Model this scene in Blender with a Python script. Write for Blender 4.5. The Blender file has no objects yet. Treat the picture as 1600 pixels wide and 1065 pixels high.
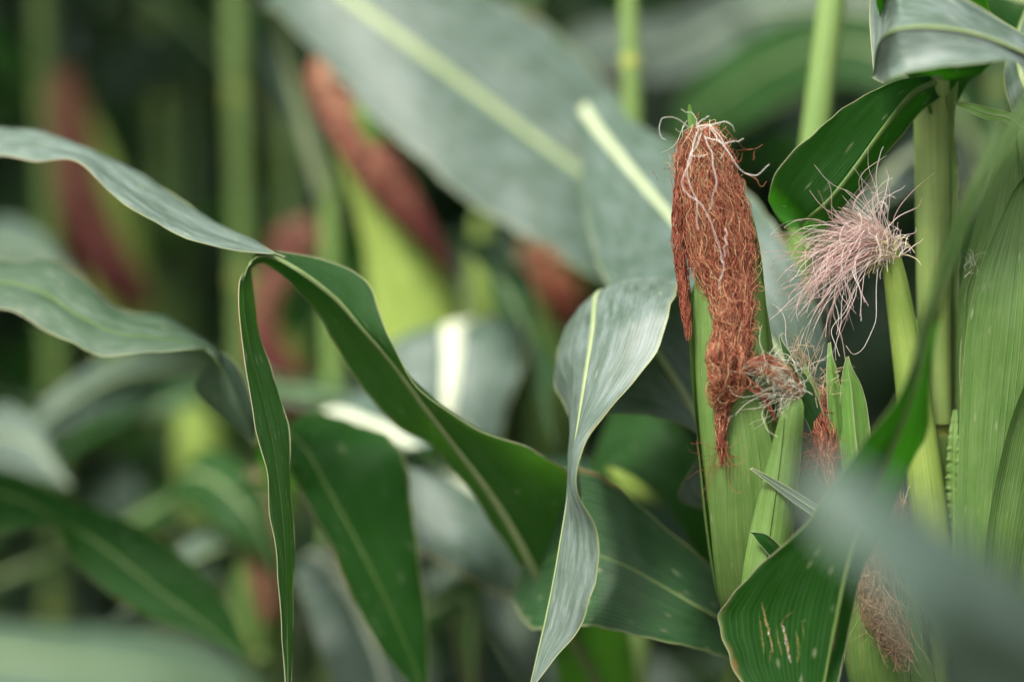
import bpy, math, random
import numpy as np
from mathutils import Vector
R = math.radians
random.seed(7)
rng = np.random.default_rng(11)
S = bpy.context.scene
COL = S.collection

# ------------------------------------------------------------------ camera
CAM_Z, PITCH, FOCAL = 1.30, R(-4.0), 85.0
FPX = FOCAL / 36.0 * 1600.0
cd = bpy.data.cameras.new('camera')
cam = bpy.data.objects.new('camera', cd)
COL.objects.link(cam)
cam.location = (0, 0, CAM_Z)
cam.rotation_euler = (R(90) + PITCH, 0, 0)
cd.lens = FOCAL
cd.sensor_width = 36.0
cd.clip_start = 0.05
cd.clip_end = 400
cd.dof.use_dof = True
cd.dof.focus_distance = 1.475
cd.dof.aperture_fstop = 1.42
S.camera = cam

# ------------------------------------------------------------------ light
w = bpy.data.worlds.new('World')
S.world = w
w.use_nodes = True
nt = w.node_tree
bg = nt.nodes['Background']
sky = nt.nodes.new('ShaderNodeTexSky')
sky.sky_type = 'NISHITA'
sky.sun_disc = False
SUN_EL, SUN_ROT = R(52), R(212)
sky.sun_elevation = SUN_EL
sky.sun_rotation = SUN_ROT
sky.air_density = 1.0
sky.dust_density = 5.0
sky.ozone_density = 1.0
hz = nt.nodes.new('ShaderNodeHueSaturation')      # thin high cloud: a paler sky
hz.inputs['Saturation'].default_value = 0.45
nt.links.new(sky.outputs[0], hz.inputs['Color'])
nt.links.new(hz.outputs[0], bg.inputs[0])
bg.inputs[1].default_value = 0.058
sd = bpy.data.lights.new('sun', 'SUN')
sd.energy = 1.5
sd.angle = R(14)
sd.color = (1.0, 0.95, 0.88)
sun = bpy.data.objects.new('sun', sd)
COL.objects.link(sun)
sdir = Vector((math.sin(SUN_ROT) * math.cos(SUN_EL), math.cos(SUN_ROT) * math.cos(SUN_EL), math.sin(SUN_EL)))
sun.rotation_euler = sdir.to_track_quat('Z', 'Y').to_euler()

S.view_settings.view_transform = 'Standard'
S.view_settings.look = 'None'
S.view_settings.gamma = 1.0
S.view_settings.use_curve_mapping = False
S.view_settings.exposure = 2.0
S.render.engine = 'CYCLES'
S.cycles.use_denoising = True
S.cycles.max_bounces = 8
S.cycles.transmission_bounces = 6
S.cycles.diffuse_bounces = 5

# ------------------------------------------------------------------ geometry helpers
FW = np.array([0, math.cos(PITCH), math.sin(PITCH)])
UP = np.array([0, -math.sin(PITCH), math.cos(PITCH)])
RT = np.array([1.0, 0, 0])
C0 = np.array([0, 0, CAM_Z])


def P(x, y, d):
    """photo pixel (1600 x 1065) at d metres along the view axis -> a point in the field"""
    return C0 + d * FW + (x - 800.0) / FPX * d * RT + (532.5 - y) / FPX * d * UP


def catmull(pts, n):
    p = np.asarray(pts, float)
    m = len(p)
    if m == 2:
        t = np.linspace(0, 1, n)[:, None]
        return p[0] * (1 - t) + p[1] * t
    e = np.vstack([2 * p[0] - p[1], p, 2 * p[-1] - p[-2]])
    s = np.linspace(0, m - 1, n)
    i = np.minimum(s.astype(int), m - 2)
    t = (s - i)[:, None]
    a, b, c, d = e[i], e[i + 1], e[i + 2], e[i + 3]
    return 0.5 * (2 * b + (c - a) * t + (2 * a - 5 * b + 4 * c - d) * t * t + (3 * b - a - 3 * c + d) * t ** 3)


def nrm(v):
    return v / np.maximum(np.linalg.norm(v, axis=-1, keepdims=True), 1e-9)


def make_mesh(name, verts, faces, mat, uv=None, tint=None):
    """faces: (n,3|4) int array; uv: per vertex (n,2); tint: per vertex"""
    faces = np.asarray(faces, np.int32)
    verts = np.asarray(verts, np.float32)
    k = faces.shape[1]
    me = bpy.data.meshes.new(name)
    me.vertices.add(len(verts))
    me.vertices.foreach_set('co', verts.ravel())
    me.loops.add(faces.size)
    me.loops.foreach_set('vertex_index', faces.ravel())
    me.polygons.add(len(faces))
    me.polygons.foreach_set('loop_start', np.arange(0, faces.size, k, dtype=np.int32))
    me.polygons.foreach_set('use_smooth', np.ones(len(faces), bool))
    if uv is not None:
        l = me.uv_layers.new(name='UVMap')
        l.data.foreach_set('uv', np.asarray(uv, np.float32)[faces.ravel()].ravel())
    if tint is not None:
        at = me.attributes.new('tint', 'FLOAT', 'POINT')
        at.data.foreach_set('value', np.asarray(tint, np.float32))
    me.update(calc_edges=True)
    me.validate()
    me.materials.append(mat)
    return me


def link(name, me, parent=None):
    o = bpy.data.objects.new(name, me)
    COL.objects.link(o)
    if parent is not None:
        o.parent = parent
        if parent.parent is None:
            o.location = -parent.location     # meshes are built in field coordinates
    return o


def grid_faces(nv, nu, wrap=False):
    i = np.arange(nv - 1)[:, None]
    j = np.arange(nu if wrap else nu - 1)[None, :]
    j2 = (j + 1) % nu
    return np.stack([i * nu + j, i * nu + j2, (i + 1) * nu + j2, (i + 1) * nu + j], -1).reshape(-1, 4)


def tube_mesh(name, c, ra, rb, side, mat, nu=10, tint=None, caps=True, lump=None):
    """elliptical tube along c: half-width ra along the vectors side, rb across them"""
    c = np.asarray(c)
    n = len(c)
    t = nrm(np.gradient(c, axis=0))
    sd_ = np.broadcast_to(np.asarray(side, float), c.shape)
    s = nrm(sd_ - (sd_ * t).sum(-1, keepdims=True) * t)
    b = np.cross(t, s)
    a = np.linspace(0, 2 * math.pi, nu, endpoint=False)
    ra = np.broadcast_to(np.asarray(ra, float), n)
    rb = np.broadcast_to(np.asarray(rb, float), n)
    k = np.ones((n, nu)) if lump is None else lump(n, nu)
    v = c[:, None] + (ra[:, None] * np.cos(a) * k)[..., None] * s[:, None] + (rb[:, None] * np.sin(a) * k)[..., None] * b[:, None]
    v = v.reshape(-1, 3)
    f = grid_faces(n, nu, True)
    L = np.concatenate([[0], np.cumsum(np.linalg.norm(np.diff(c, axis=0), axis=1))])
    uv = np.stack([np.tile(np.abs(np.linspace(0, 2, nu, endpoint=False) - 1), n), np.repeat(L, nu)], -1)
    tt = None if tint is None else np.repeat(np.asarray(tint, float), nu)
    if caps:
        m = len(v)
        v = np.vstack([v, c[:1], c[-1:]])
        j = np.arange(nu)
        j2 = (j + 1) % nu
        uv = np.vstack([uv, [[.5, 0]], [[.5, L[-1]]]])
        if tt is not None:
            tt = np.concatenate([tt, [tint[0]], [tint[-1]]])
        tri0 = np.stack([j2, j, np.full(nu, m)], -1)
        tri1 = np.stack([(n - 1) * nu + j, (n - 1) * nu + j2, np.full(nu, m + 1)], -1)
        quads = f
        # quads as triangles so that the caps fit the same array
        f = np.vstack([quads[:, [0, 1, 2]], quads[:, [0, 2, 3]], tri0, tri1])
    return make_mesh(name, v, f, mat, uv, tt)


def strands_mesh(name, pts, r, mat, tint):
    """pts (s,n,3) polylines, r (s,n) radii, tint (s,) -> one mesh of thin three-sided threads"""
    s, n, _ = pts.shape
    t = nrm(np.gradient(pts, axis=1))
    ref = np.zeros_like(t)
    ref[..., 1] = 1.0
    ref[..., 0] = 0.31
    e1 = nrm(np.cross(t, ref))
    e2 = np.cross(t, e1)
    a = np.array([0, 2, 4]) * math.pi / 3
    v = pts[:, :, None] + r[:, :, None, None] * (np.cos(a)[None, None, :, None] * e1[:, :, None] + np.sin(a)[None, None, :, None] * e2[:, :, None])
    f0 = grid_faces(n, 3, True)
    f = (f0[None] + (np.arange(s) * n * 3)[:, None, None]).reshape(-1, 4)
    along = np.tile(np.repeat(np.linspace(0, 1, n), 3), s)
    return make_mesh(name, v.reshape(-1, 3), f, mat, np.stack([np.repeat(tint, n * 3), along], -1), np.repeat(tint, n * 3))


# ------------------------------------------------------------------ materials
def new_mat(name):
    m = bpy.data.materials.new(name)
    m.use_nodes = True
    t = m.node_tree
    t.nodes.clear()
    return m, t


def nd(t, kind, **kw):
    n = t.nodes.new('ShaderNode' + kind)
    for k, v in kw.items():
        if k.startswith('i_'):
            n.inputs[k[2:].replace('_', ' ')].default_value = v
        else:
            setattr(n, k, v)
    return n


def math_(t, op, a, b=None, c=None, clamp=False):
    n = t.nodes.new('ShaderNodeMath')
    n.operation = op
    n.use_clamp = clamp
    for i, v in enumerate((a, b, c)):
        if v is None:
            continue
        if isinstance(v, (int, float)):
            n.inputs[i].default_value = v
        else:
            t.links.new(v, n.inputs[i])
    return n.outputs[0]


def mixc(t, fac, a, b, mode='MIX'):
    n = t.nodes.new('ShaderNodeMix')
    n.data_type = 'RGBA'
    n.blend_type = mode
    n.clamp_factor = True
    for sock, v in ((n.inputs[0], fac), (n.inputs[6], a), (n.inputs[7], b)):
        if isinstance(v, (int, float)):
            sock.default_value = v
        elif isinstance(v, tuple):
            sock.default_value = v + (1,) if len(v) == 3 else v
        else:
            t.links.new(v, sock)
    return n.outputs[2]


def maprange(t, v, a, b, lo=0.0, hi=1.0):
    n = t.nodes.new('ShaderNodeMapRange')
    n.interpolation_type = 'SMOOTHSTEP'
    t.links.new(v, n.inputs[0])
    for i, x in zip((1, 2, 3, 4), (a, b, lo, hi)):
        n.inputs[i].default_value = x
    return n.outputs[0]


def noise(t, vec, scale, detail=3.0, rough=0.5):
    n = nd(t, 'TexNoise')
    n.inputs['Scale'].default_value = scale
    n.inputs['Detail'].default_value = detail
    n.inputs['Roughness'].default_value = rough
    t.links.new(vec, n.inputs['Vector'])
    return n.outputs['Fac']


def blade_material(name, dark, light, trans, tfac, rough, nveins=46, margin=(0.30, 0.34, 0.14), dust_sheen=0.15, specks=0.5,
                   vein_contrast=0.5, bump=0.25, rib=None, vary=0.0, spec=0.5, veinmul=1.7, dust_sheen_col=(0.30, 0.36, 0.33)):
    m, t = new_mat(name)
    L = t.links.new
    uv = nd(t, 'UVMap', uv_map='UVMap')
    sep = nd(t, 'SeparateXYZ')
    L(uv.outputs[0], sep.inputs[0])
    u, v = sep.outputs[0], sep.outputs[1]
    geo = nd(t, 'NewGeometry')
    comb = nd(t, 'CombineXYZ')
    L(math_(t, 'MULTIPLY', u, float(nveins)), comb.inputs[0])
    L(math_(t, 'MULTIPLY', v, 5.0), comb.inputs[1])
    n1 = noise(t, comb.outputs[0], 1.0, 4.0, 0.6)
    comb2 = nd(t, 'CombineXYZ')
    L(math_(t, 'MULTIPLY', u, nveins * 4.0), comb2.inputs[0])
    L(math_(t, 'MULTIPLY', v, 9.0), comb2.inputs[1])
    n2 = noise(t, comb2.outputs[0], 1.0, 2.0)
    tri = math_(t, 'PINGPONG', math_(t, 'MULTIPLY', u, nveins * 0.9), 0.5)
    vein = maprange(t, tri, 0.36, 0.5)
    stripes = math_(t, 'ADD', math_(t, 'MULTIPLY', n1, 0.6), math_(t, 'MULTIPLY', n2, 0.4))
    col = mixc(t, maprange(t, stripes, 0.3, 0.7), dark, light)
    col = mixc(t, math_(t, 'MULTIPLY', vein, vein_contrast), col, tuple(min(1, c * veinmul + 0.015) for c in light))
    blot = noise(t, geo.outputs['Position'], 38.0, 4.0, 0.6)
    col = mixc(t, maprange(t, blot, 0.3, 0.75), col, mixc(t, 1.0, col, (0.72, 0.80, 0.70), 'MULTIPLY'))
    # dusty bloom plus sky sheen put into the colour, drawn out along the blade
    comb3 = nd(t, 'CombineXYZ')
    L(math_(t, 'MULTIPLY', u, 16.0), comb3.inputs[0])
    L(math_(t, 'MULTIPLY', v, 38.0), comb3.inputs[1])
    n3 = noise(t, comb3.outputs[0], 1.0, 5.0, 0.65)
    dm = math_(t, 'MULTIPLY', maprange(t, n3, 0.30, 0.85), dust_sheen)
    col = mixc(t, dm, col, dust_sheen_col)
    # scattered pale flecks
    vor = nd(t, 'TexVoronoi')
    vor.inputs['Scale'].default_value = 1.0
    cbv = nd(t, 'CombineXYZ')
    L(math_(t, 'MULTIPLY', u, 17.0), cbv.inputs[0])
    L(math_(t, 'MULTIPLY', v, 62.0), cbv.inputs[1])
    L(cbv.outputs[0], vor.inputs['Vector'])
    sel = nd(t, 'SeparateColor')
    L(vor.outputs['Color'], sel.inputs[0])
    fl = math_(t, 'MULTIPLY', maprange(t, vor.outputs['Distance'], 0.30, 0.06), math_(t, 'GREATER_THAN', sel.outputs[0], 0.74))
    col = mixc(t, math_(t, 'MULTIPLY', fl, specks), col, (0.36, 0.40, 0.24))
    ed = math_(t, 'ABSOLUTE', math_(t, 'SUBTRACT', u, 0.5))
    mg = maprange(t, ed, 0.478, 0.498)
    if margin:
        col = mixc(t, math_(t, 'MULTIPLY', mg, 0.5), col, margin)
        br = noise(t, geo.outputs['Position'], 21.0, 3.0, 0.6)
        dry = math_(t, 'MULTIPLY', maprange(t, br, 0.55, 0.64), maprange(t, math_(t, 'ADD', ed, math_(t, 'MULTIPLY', blot, 0.05)), 0.488, 0.515))
        col = mixc(t, math_(t, 'MULTIPLY', dry, 0.8), col, (0.20, 0.115, 0.045))
    if rib:
        rb = maprange(t, ed, 0.055, 0.02)
        col = mixc(t, math_(t, 'MULTIPLY', rb, 0.85), col, rib)
    if vary:
        oi = nd(t, 'ObjectInfo')
        hsv = nd(t, 'HueSaturation')
        L(maprange(t, oi.outputs['Random'], 0, 1, 1 - vary, 1 + vary), hsv.inputs['Value'])
        L(maprange(t, oi.outputs['Random'], 0, 1, 0.515, 0.485), hsv.inputs['Hue'])
        L(col, hsv.inputs['Color'])
        col = hsv.outputs[0]
    bs = nd(t, 'BsdfPrincipled')
    L(col, bs.inputs['Base Color'])
    bs.inputs['Specular IOR Level'].default_value = spec
    L(math_(t, 'ADD', math_(t, 'MULTIPLY', n3, 0.22), rough - 0.11), bs.inputs['Roughness'])
    bp = nd(t, 'Bump')
    bp.inputs['Strength'].default_value = bump
    bp.inputs['Distance'].default_value = 0.0012
    hgt = math_(t, 'ADD', math_(t, 'MULTIPLY', vein, 0.5), math_(t, 'ADD', n1, math_(t, 'MULTIPLY', blot, 0.5)))
    L(hgt, bp.inputs['Height'])
    L(bp.outputs[0], bs.inputs['Normal'])
    tr = nd(t, 'BsdfTranslucent')
    L(mixc(t, math_(t, 'MULTIPLY', maprange(t, stripes, 0.3, 0.7), 0.55), trans, tuple(c * 1.5 for c in trans)), tr.inputs['Color'])
    mx = nd(t, 'MixShader')
    mx.inputs[0].default_value = tfac
    L(bs.outputs[0], mx.inputs[1])
    L(tr.outputs[0], mx.inputs[2])
    out = nd(t, 'OutputMaterial')
    L(mx.outputs[0], out.inputs[0])
    return m


def tint_material(name, stops, rough=0.55, tfac=0.2, spec=0.3, bump=0.0, stripe=0.0):
    m, t = new_mat(name)
    L = t.links.new
    at = nd(t, 'Attribute', attribute_name='tint')
    geo = nd(t, 'NewGeometry')
    f = at.outputs['Fac']
    nz = noise(t, geo.outputs['Position'], 90.0, 3.0, 0.6)
    f = math_(t, 'ADD', f, math_(t, 'MULTIPLY', math_(t, 'SUBTRACT', nz, 0.5), 0.25), clamp=True)
    rp = nd(t, 'ValToRGB')
    e = rp.color_ramp.elements
    e[0].position, e[0].color = stops[0][0], stops[0][1] + (1,)
    e[1].position, e[1].color = stops[-1][0], stops[-1][1] + (1,)
    for p, c in stops[1:-1]:
        x = e.new(p)
        x.color = c + (1,)
    L(f, rp.inputs[0])
    col = rp.outputs[0]
    bs = nd(t, 'BsdfPrincipled')
    bs.inputs['Roughness'].default_value = rough
    bs.inputs['Specular IOR Level'].default_value = spec
    if stripe:
        uv = nd(t, 'UVMap', uv_map='UVMap')
        sep = nd(t, 'SeparateXYZ')
        L(uv.outputs[0], sep.inputs[0])
        cb = nd(t, 'CombineXYZ')
        L(math_(t, 'MULTIPLY', sep.outputs[0], 42.0), cb.inputs[0])
        L(math_(t, 'MULTIPLY', sep.outputs[1], 6.0), cb.inputs[1])
        sn = noise(t, cb.outputs[0], 1.0, 3.0, 0.6)
        col = mixc(t, math_(t, 'MULTIPLY', maprange(t, sn, 0.35, 0.7), stripe), col, mixc(t, 1.0, col, (0.45, 0.62, 0.42), 'MULTIPLY'))
        bp = nd(t, 'Bump')
        bp.inputs['Strength'].default_value = 0.35
        bp.inputs['Distance'].default_value = 0.001
        L(sn, bp.inputs['Height'])
        L(bp.outputs[0], bs.inputs['Normal'])
    L(col, bs.inputs['Base Color'])
    out = nd(t, 'OutputMaterial')
    if tfac:
        tr = nd(t, 'BsdfTranslucent')
        L(col, tr.inputs['Color'])
        mx = nd(t, 'MixShader')
        mx.inputs[0].default_value = tfac
        L(bs.outputs[0], mx.inputs[1])
        L(tr.outputs[0], mx.inputs[2])
        L(mx.outputs[0], out.inputs[0])
    else:
        L(bs.outputs[0], out.inputs[0])
    return m


RIBC = (0.42, 0.47, 0.30)
M_LEAF = blade_material('leaf_blade', (0.014, 0.056, 0.011), (0.026, 0.085, 0.017), (0.085, 0.27, 0.016), 0.36, 0.50, dust_sheen=0.08, specks=0.4, spec=0.18, vein_contrast=0.95, bump=0.4, veinmul=2.1)
M_BLOOM_SHEEN = blade_material('leaf_blade_bloom_sheen', (0.070, 0.112, 0.080), (0.105, 0.155, 0.115), (0.07, 0.18, 0.03), 0.14, 0.44, dust_sheen=0.58, specks=0.4,
                         bump=0.17, dust_sheen_col=(0.33, 0.395, 0.39), spec=0.5, vein_contrast=0.25)  # waxy bloom, with the pale sheen of the sky put into the colour
M_DUST_SHEEN = blade_material('leaf_blade_dust_sheen', (0.042, 0.080, 0.050), (0.066, 0.112, 0.072), (0.06, 0.18, 0.03), 0.20, 0.45, dust_sheen=0.45, specks=0.3,
                         bump=0.3, dust_sheen_col=(0.29, 0.36, 0.37), spec=0.42)  # blue-grey sky sheen painted into the base colour along with a dusty film
M_DEEP = blade_material('leaf_blade_deep_green', (0.009, 0.045, 0.006), (0.016, 0.066, 0.009), (0.045, 0.25, 0.006), 0.36, 0.52, dust_sheen=0.03, specks=0.35, spec=0.12,
                        vein_contrast=0.75, bump=0.4, veinmul=2.0)
M_VEINY = blade_material('leaf_blade_veined', (0.014, 0.050, 0.017), (0.034, 0.09, 0.030), (0.04, 0.16, 0.012), 0.25, 0.42, nveins=34, dust_sheen=0.06, specks=0.8, spec=0.3,
                         vein_contrast=0.9, bump=0.6, veinmul=3.2)
M_MID = blade_material('leaf_blade_grey_green', (0.038, 0.082, 0.042), (0.062, 0.115, 0.060), (0.07, 0.20, 0.025), 0.26, 0.45, dust_sheen=0.34, specks=0.4, spec=0.3, bump=0.35, vein_contrast=0.7)
M_FORE = blade_material('leaf_blade_pale_green', (0.055, 0.115, 0.055), (0.080, 0.150, 0.074), (0.08, 0.24, 0.03), 0.28, 0.5, dust_sheen=0.12, specks=0.2, spec=0.16, bump=0.3)
M_FIELD = blade_material('leaf_blade_field', (0.010, 0.040, 0.014), (0.022, 0.068, 0.028), (0.04, 0.19, 0.016), 0.26, 0.40, dust_sheen=0.08, specks=0.0,
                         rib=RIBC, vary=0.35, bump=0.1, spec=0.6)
M_HUSK = blade_material('husk', (0.095, 0.195, 0.035), (0.165, 0.28, 0.068), (0.15, 0.31, 0.04), 0.16, 0.52, nveins=21, margin=(0.33, 0.42, 0.17), dust_sheen=0.22,
                        specks=0.45, vein_contrast=0.22, bump=0.3, dust_sheen_col=(0.36, 0.43, 0.22), spec=0.35)
M_HUSK_DEEP = blade_material('husk_deep_green', (0.060, 0.140, 0.026), (0.125, 0.225, 0.055), (0.11, 0.27, 0.03), 0.14, 0.52, nveins=17, margin=(0.27, 0.36, 0.15), dust_sheen=0.2,
                        specks=0.5, vein_contrast=0.35, bump=0.55, dust_sheen_col=(0.30, 0.38, 0.20), spec=0.3)
M_HUSK_PALE = blade_material('husk_yellow_green', (0.21, 0.32, 0.05), (0.32, 0.42, 0.10), (0.26, 0.40, 0.05), 0.18, 0.5, nveins=30, margin=None, dust_sheen=0.1,
                             specks=0.1, vein_contrast=0.3, bump=0.25, dust_sheen_col=(0.42, 0.48, 0.24), spec=0.35)
M_HUSK_LIME = blade_material('husk_lime', (0.30, 0.42, 0.08), (0.42, 0.53, 0.14), (0.32, 0.46, 0.06), 0.2, 0.5, nveins=30, margin=None, dust_sheen=0.0, specks=0.0, vein_contrast=0.2, spec=0.3)
M_FLAG = blade_material('husk_tip_blade', (0.10, 0.23, 0.035), (0.17, 0.33, 0.06), (0.20, 0.42, 0.04), 0.3, 0.45, nveins=26, margin=(0.36, 0.44, 0.2), dust_sheen=0.08,
                        specks=0.6, vein_contrast=0.4, bump=0.3)
M_RIB = tint_material('midrib', [(0.0, (0.10, 0.18, 0.035)), (0.5, (0.36, 0.44, 0.22)), (1.0, (0.74, 0.77, 0.62))], 0.45, 0.12, 0.4, stripe=0.3)
M_MARGIN = tint_material('leaf_margin', [(0.0, (0.26, 0.34, 0.13)), (0.6, (0.38, 0.40, 0.24)), (1.0, (0.42, 0.26, 0.14))], 0.5, 0.25, 0.3)
M_STALK = tint_material('stalk', [(0.0, (0.14, 0.235, 0.055)), (0.6, (0.22, 0.325, 0.10)), (1.0, (0.38, 0.40, 0.09))], 0.48, 0.05, 0.4, stripe=0.6)
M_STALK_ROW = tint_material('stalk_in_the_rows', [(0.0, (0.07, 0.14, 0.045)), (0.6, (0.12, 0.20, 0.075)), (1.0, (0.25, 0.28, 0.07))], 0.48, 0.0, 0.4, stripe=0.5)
M_SILK = tint_material('brown_silk', [(0.0, (0.075, 0.018, 0.012)), (0.3, (0.25, 0.064, 0.038)), (0.65, (0.44, 0.145, 0.080)), (0.88, (0.60, 0.28, 0.15)), (1.0, (0.62, 0.52, 0.27))], 0.5, 0.25)
M_MAROON = tint_material('maroon_silk', [(0.0, (0.10, 0.024, 0.026)), (0.45, (0.24, 0.066, 0.056)), (0.8, (0.42, 0.16, 0.10)), (1.0, (0.62, 0.36, 0.22))], 0.5, 0.2)
M_TAN = tint_material('tan_silk', [(0.0, (0.20, 0.085, 0.05)), (0.5, (0.42, 0.25, 0.14)), (1.0, (0.66, 0.54, 0.34))], 0.55, 0.25)
M_PINK = tint_material('pink_silk', [(0.0, (0.86, 0.61, 0.57)), (0.5, (0.91, 0.76, 0.71)), (0.85, (0.93, 0.88, 0.83)), (1.0, (0.80, 0.76, 0.42))], 0.42, 0.42)
M_WHITE = tint_material('white_silk', [(0.0, (0.62, 0.60, 0.42)), (1.0, (0.85, 0.83, 0.76))], 0.4, 0.25)
M_SCAR = tint_material('leaf_scar', [(0.0, (0.05, 0.085, 0.012)), (0.45, (0.24, 0.17, 0.06)), (0.75, (0.28, 0.30, 0.30)), (1.0, (0.75, 0.75, 0.76))], 0.7, 0.1)

# ground material
M_SOIL, _t = new_mat('soil')
_g = nd(_t, 'NewGeometry')
_c = mixc(_t, maprange(_t, noise(_t, _g.outputs['Position'], 14.0, 6.0, 0.65), 0.3, 0.7), (0.055, 0.040, 0.028), (0.12, 0.092, 0.065))
_b = nd(_t, 'BsdfPrincipled')
_b.inputs['Roughness'].default_value = 0.95
_t.links.new(_c, _b.inputs['Base Color'])
_bp = nd(_t, 'Bump')
_bp.inputs['Distance'].default_value = 0.03
_t.links.new(noise(_t, _g.outputs['Position'], 25.0, 6.0, 0.7), _bp.inputs['Height'])
_t.links.new(_bp.outputs[0], _b.inputs['Normal'])
_o = nd(_t, 'OutputMaterial')
_t.links.new(_b.outputs[0], _o.inputs[0])

# ------------------------------------------------------------------ the ground
gx = np.concatenate([np.linspace(-250, -8, 14), np.linspace(-7.5, 7.5, 61), np.linspace(8, 250, 14)])
gy = np.concatenate([np.linspace(-250, -6, 14), np.linspace(-5, 13, 73), np.linspace(14, 250, 14)])
GX, GY = np.meshgrid(gx, gy)
near = np.clip(1 - np.maximum(np.abs(GX) / 10, np.abs(GY - 4) / 11), 0, 1)
GZ = near * (0.03 * np.cos(GY * 2 * math.pi / 0.75) + 0.02 * rng.standard_normal(GX.shape)) - 0.03
gm = make_mesh('ground', np.stack([GX, GY, GZ], -1).reshape(-1, 3), grid_faces(len(gy), len(gx)), M_SOIL)
ground = link('ground', gm)
ground['kind'] = 'structure'


# ------------------------------------------------------------------ plant builders
def thing(name, label, cat, loc, group=None):
    o = bpy.data.objects.new(name, None)
    COL.objects.link(o)
    o.empty_display_size = 0.1
    o.location = Vector([float(q) for q in loc])
    o['label'] = label
    o['category'] = cat
    if group:
        o['group'] = group
    return o


def stalk_mesh(a, b, r, nodes, mat=M_STALK, ntop=0.55):
    """stalk from a to b (points), radius r, nodes = distances along it with a joint"""
    a, b = np.asarray(a), np.asarray(b)
    Ln = np.linalg.norm(b - a)
    zs = set(np.linspace(0, Ln, 60).tolist())
    for k in nodes:
        zs.update([k - 0.02, k - 0.008, k - 0.004, k - 0.001, k + 0.002, k + 0.005, k + 0.009, k + 0.02])
    zs = np.array(sorted(z for z in zs if 0 <= z <= Ln))
    tp = 1 - (1 - ntop) * (zs / Ln) ** 1.5
    rad = r * tp
    tint = 0.35 + 0.2 * np.sin(zs * 9)
    for k in nodes:
        d = zs - k
        rad = rad * (1 + 0.13 * np.exp(-(d / 0.006) ** 2) - 0.05 * np.exp(-((d - 0.011) / 0.004) ** 2))
        tint = np.where(np.abs(d) < 0.0045, 1.0, tint)
        tint = np.where((d > 0.004) & (d < 0.012), 0.1, tint)
    c = a + (b - a) * (zs / Ln)[:, None] + np.stack([0.003 * np.sin(zs * 7), 0.003 * np.cos(zs * 6), 0 * zs], -1)
    return tube_mesh('stalk', c, rad * 1.04, rad * 0.96, RT, mat, nu=18, tint=tint)


def plant(label, x0, y0, x1, y1, d, r, height=2.1, mat=None, d1=None, node_px=(), group=None, hidden_top=None):
    """corn plant whose stalk passes through the two picture points; returns (root, point-at-height function)"""
    a, b = P(x0, y0, d), P(x1, y1, d if d1 is None else d1)
    if a[2] > b[2]:
        a, b = b, a
    g = (b - a) / (b[2] - a[2])
    base = a - g * a[2]
    base[2] = 0.0
    root = thing('corn_plant', label, 'corn plant', base, group)
    hz = height if hidden_top is None else hidden_top
    top = base + g * hz
    s = np.linalg.norm(top - base) / hz
    nodes = [s * P(px, py, d)[2] for px, py in node_px]
    if nodes:
        n0 = nodes[0]
        k = n0 - 0.19
        while k > 0.08:
            nodes.append(k)
            k -= 0.17
        k = n0 + 0.2
        while k < s * hz - 0.05:
            nodes.append(k)
            k += 0.2
    else:
        nodes = list(np.arange(0.12, s * hz - 0.05, 0.18))
    link('stalk', stalk_mesh(base, top, r, nodes, mat or M_STALK), root)
    return root, (lambda z: base + g * z)


def leaf(parent, st, mat, rib=0.0028, ripple=0.0, wl=0.09, bulge=0.10, nv=70, nu=8, margin=0.0, ribtint=0.5, margin_tint=0.3, name='leaf', seed=0, skip_rib=False,
         rib_end=0.12):
    """st: stations base -> tip. (Mx,My,Md, Ax,Ay,dA, Bx,By,dB) or (Mx,My,Md) for a point; picture points at real depths"""
    Mp, Ap, Bp = [], [], []
    for s in st:
        if len(s) == 3:
            q = P(*s)
            Mp.append(q); Ap.append(q + np.array([0.0006, 0, 0.0003])); Bp.append(q - np.array([0.0006, 0, 0.0003]))
        else:
            Mp.append(P(s[0], s[1], s[2])); Ap.append(P(s[3], s[4], s[2] + s[5])); Bp.append(P(s[6], s[7], s[2] + s[8]))
    return leaf_world(parent, Mp, Ap, Bp, mat, rib, ripple, wl, bulge, nv, nu, margin, ribtint, margin_tint, name, seed, skip_rib, rib_end)


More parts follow.
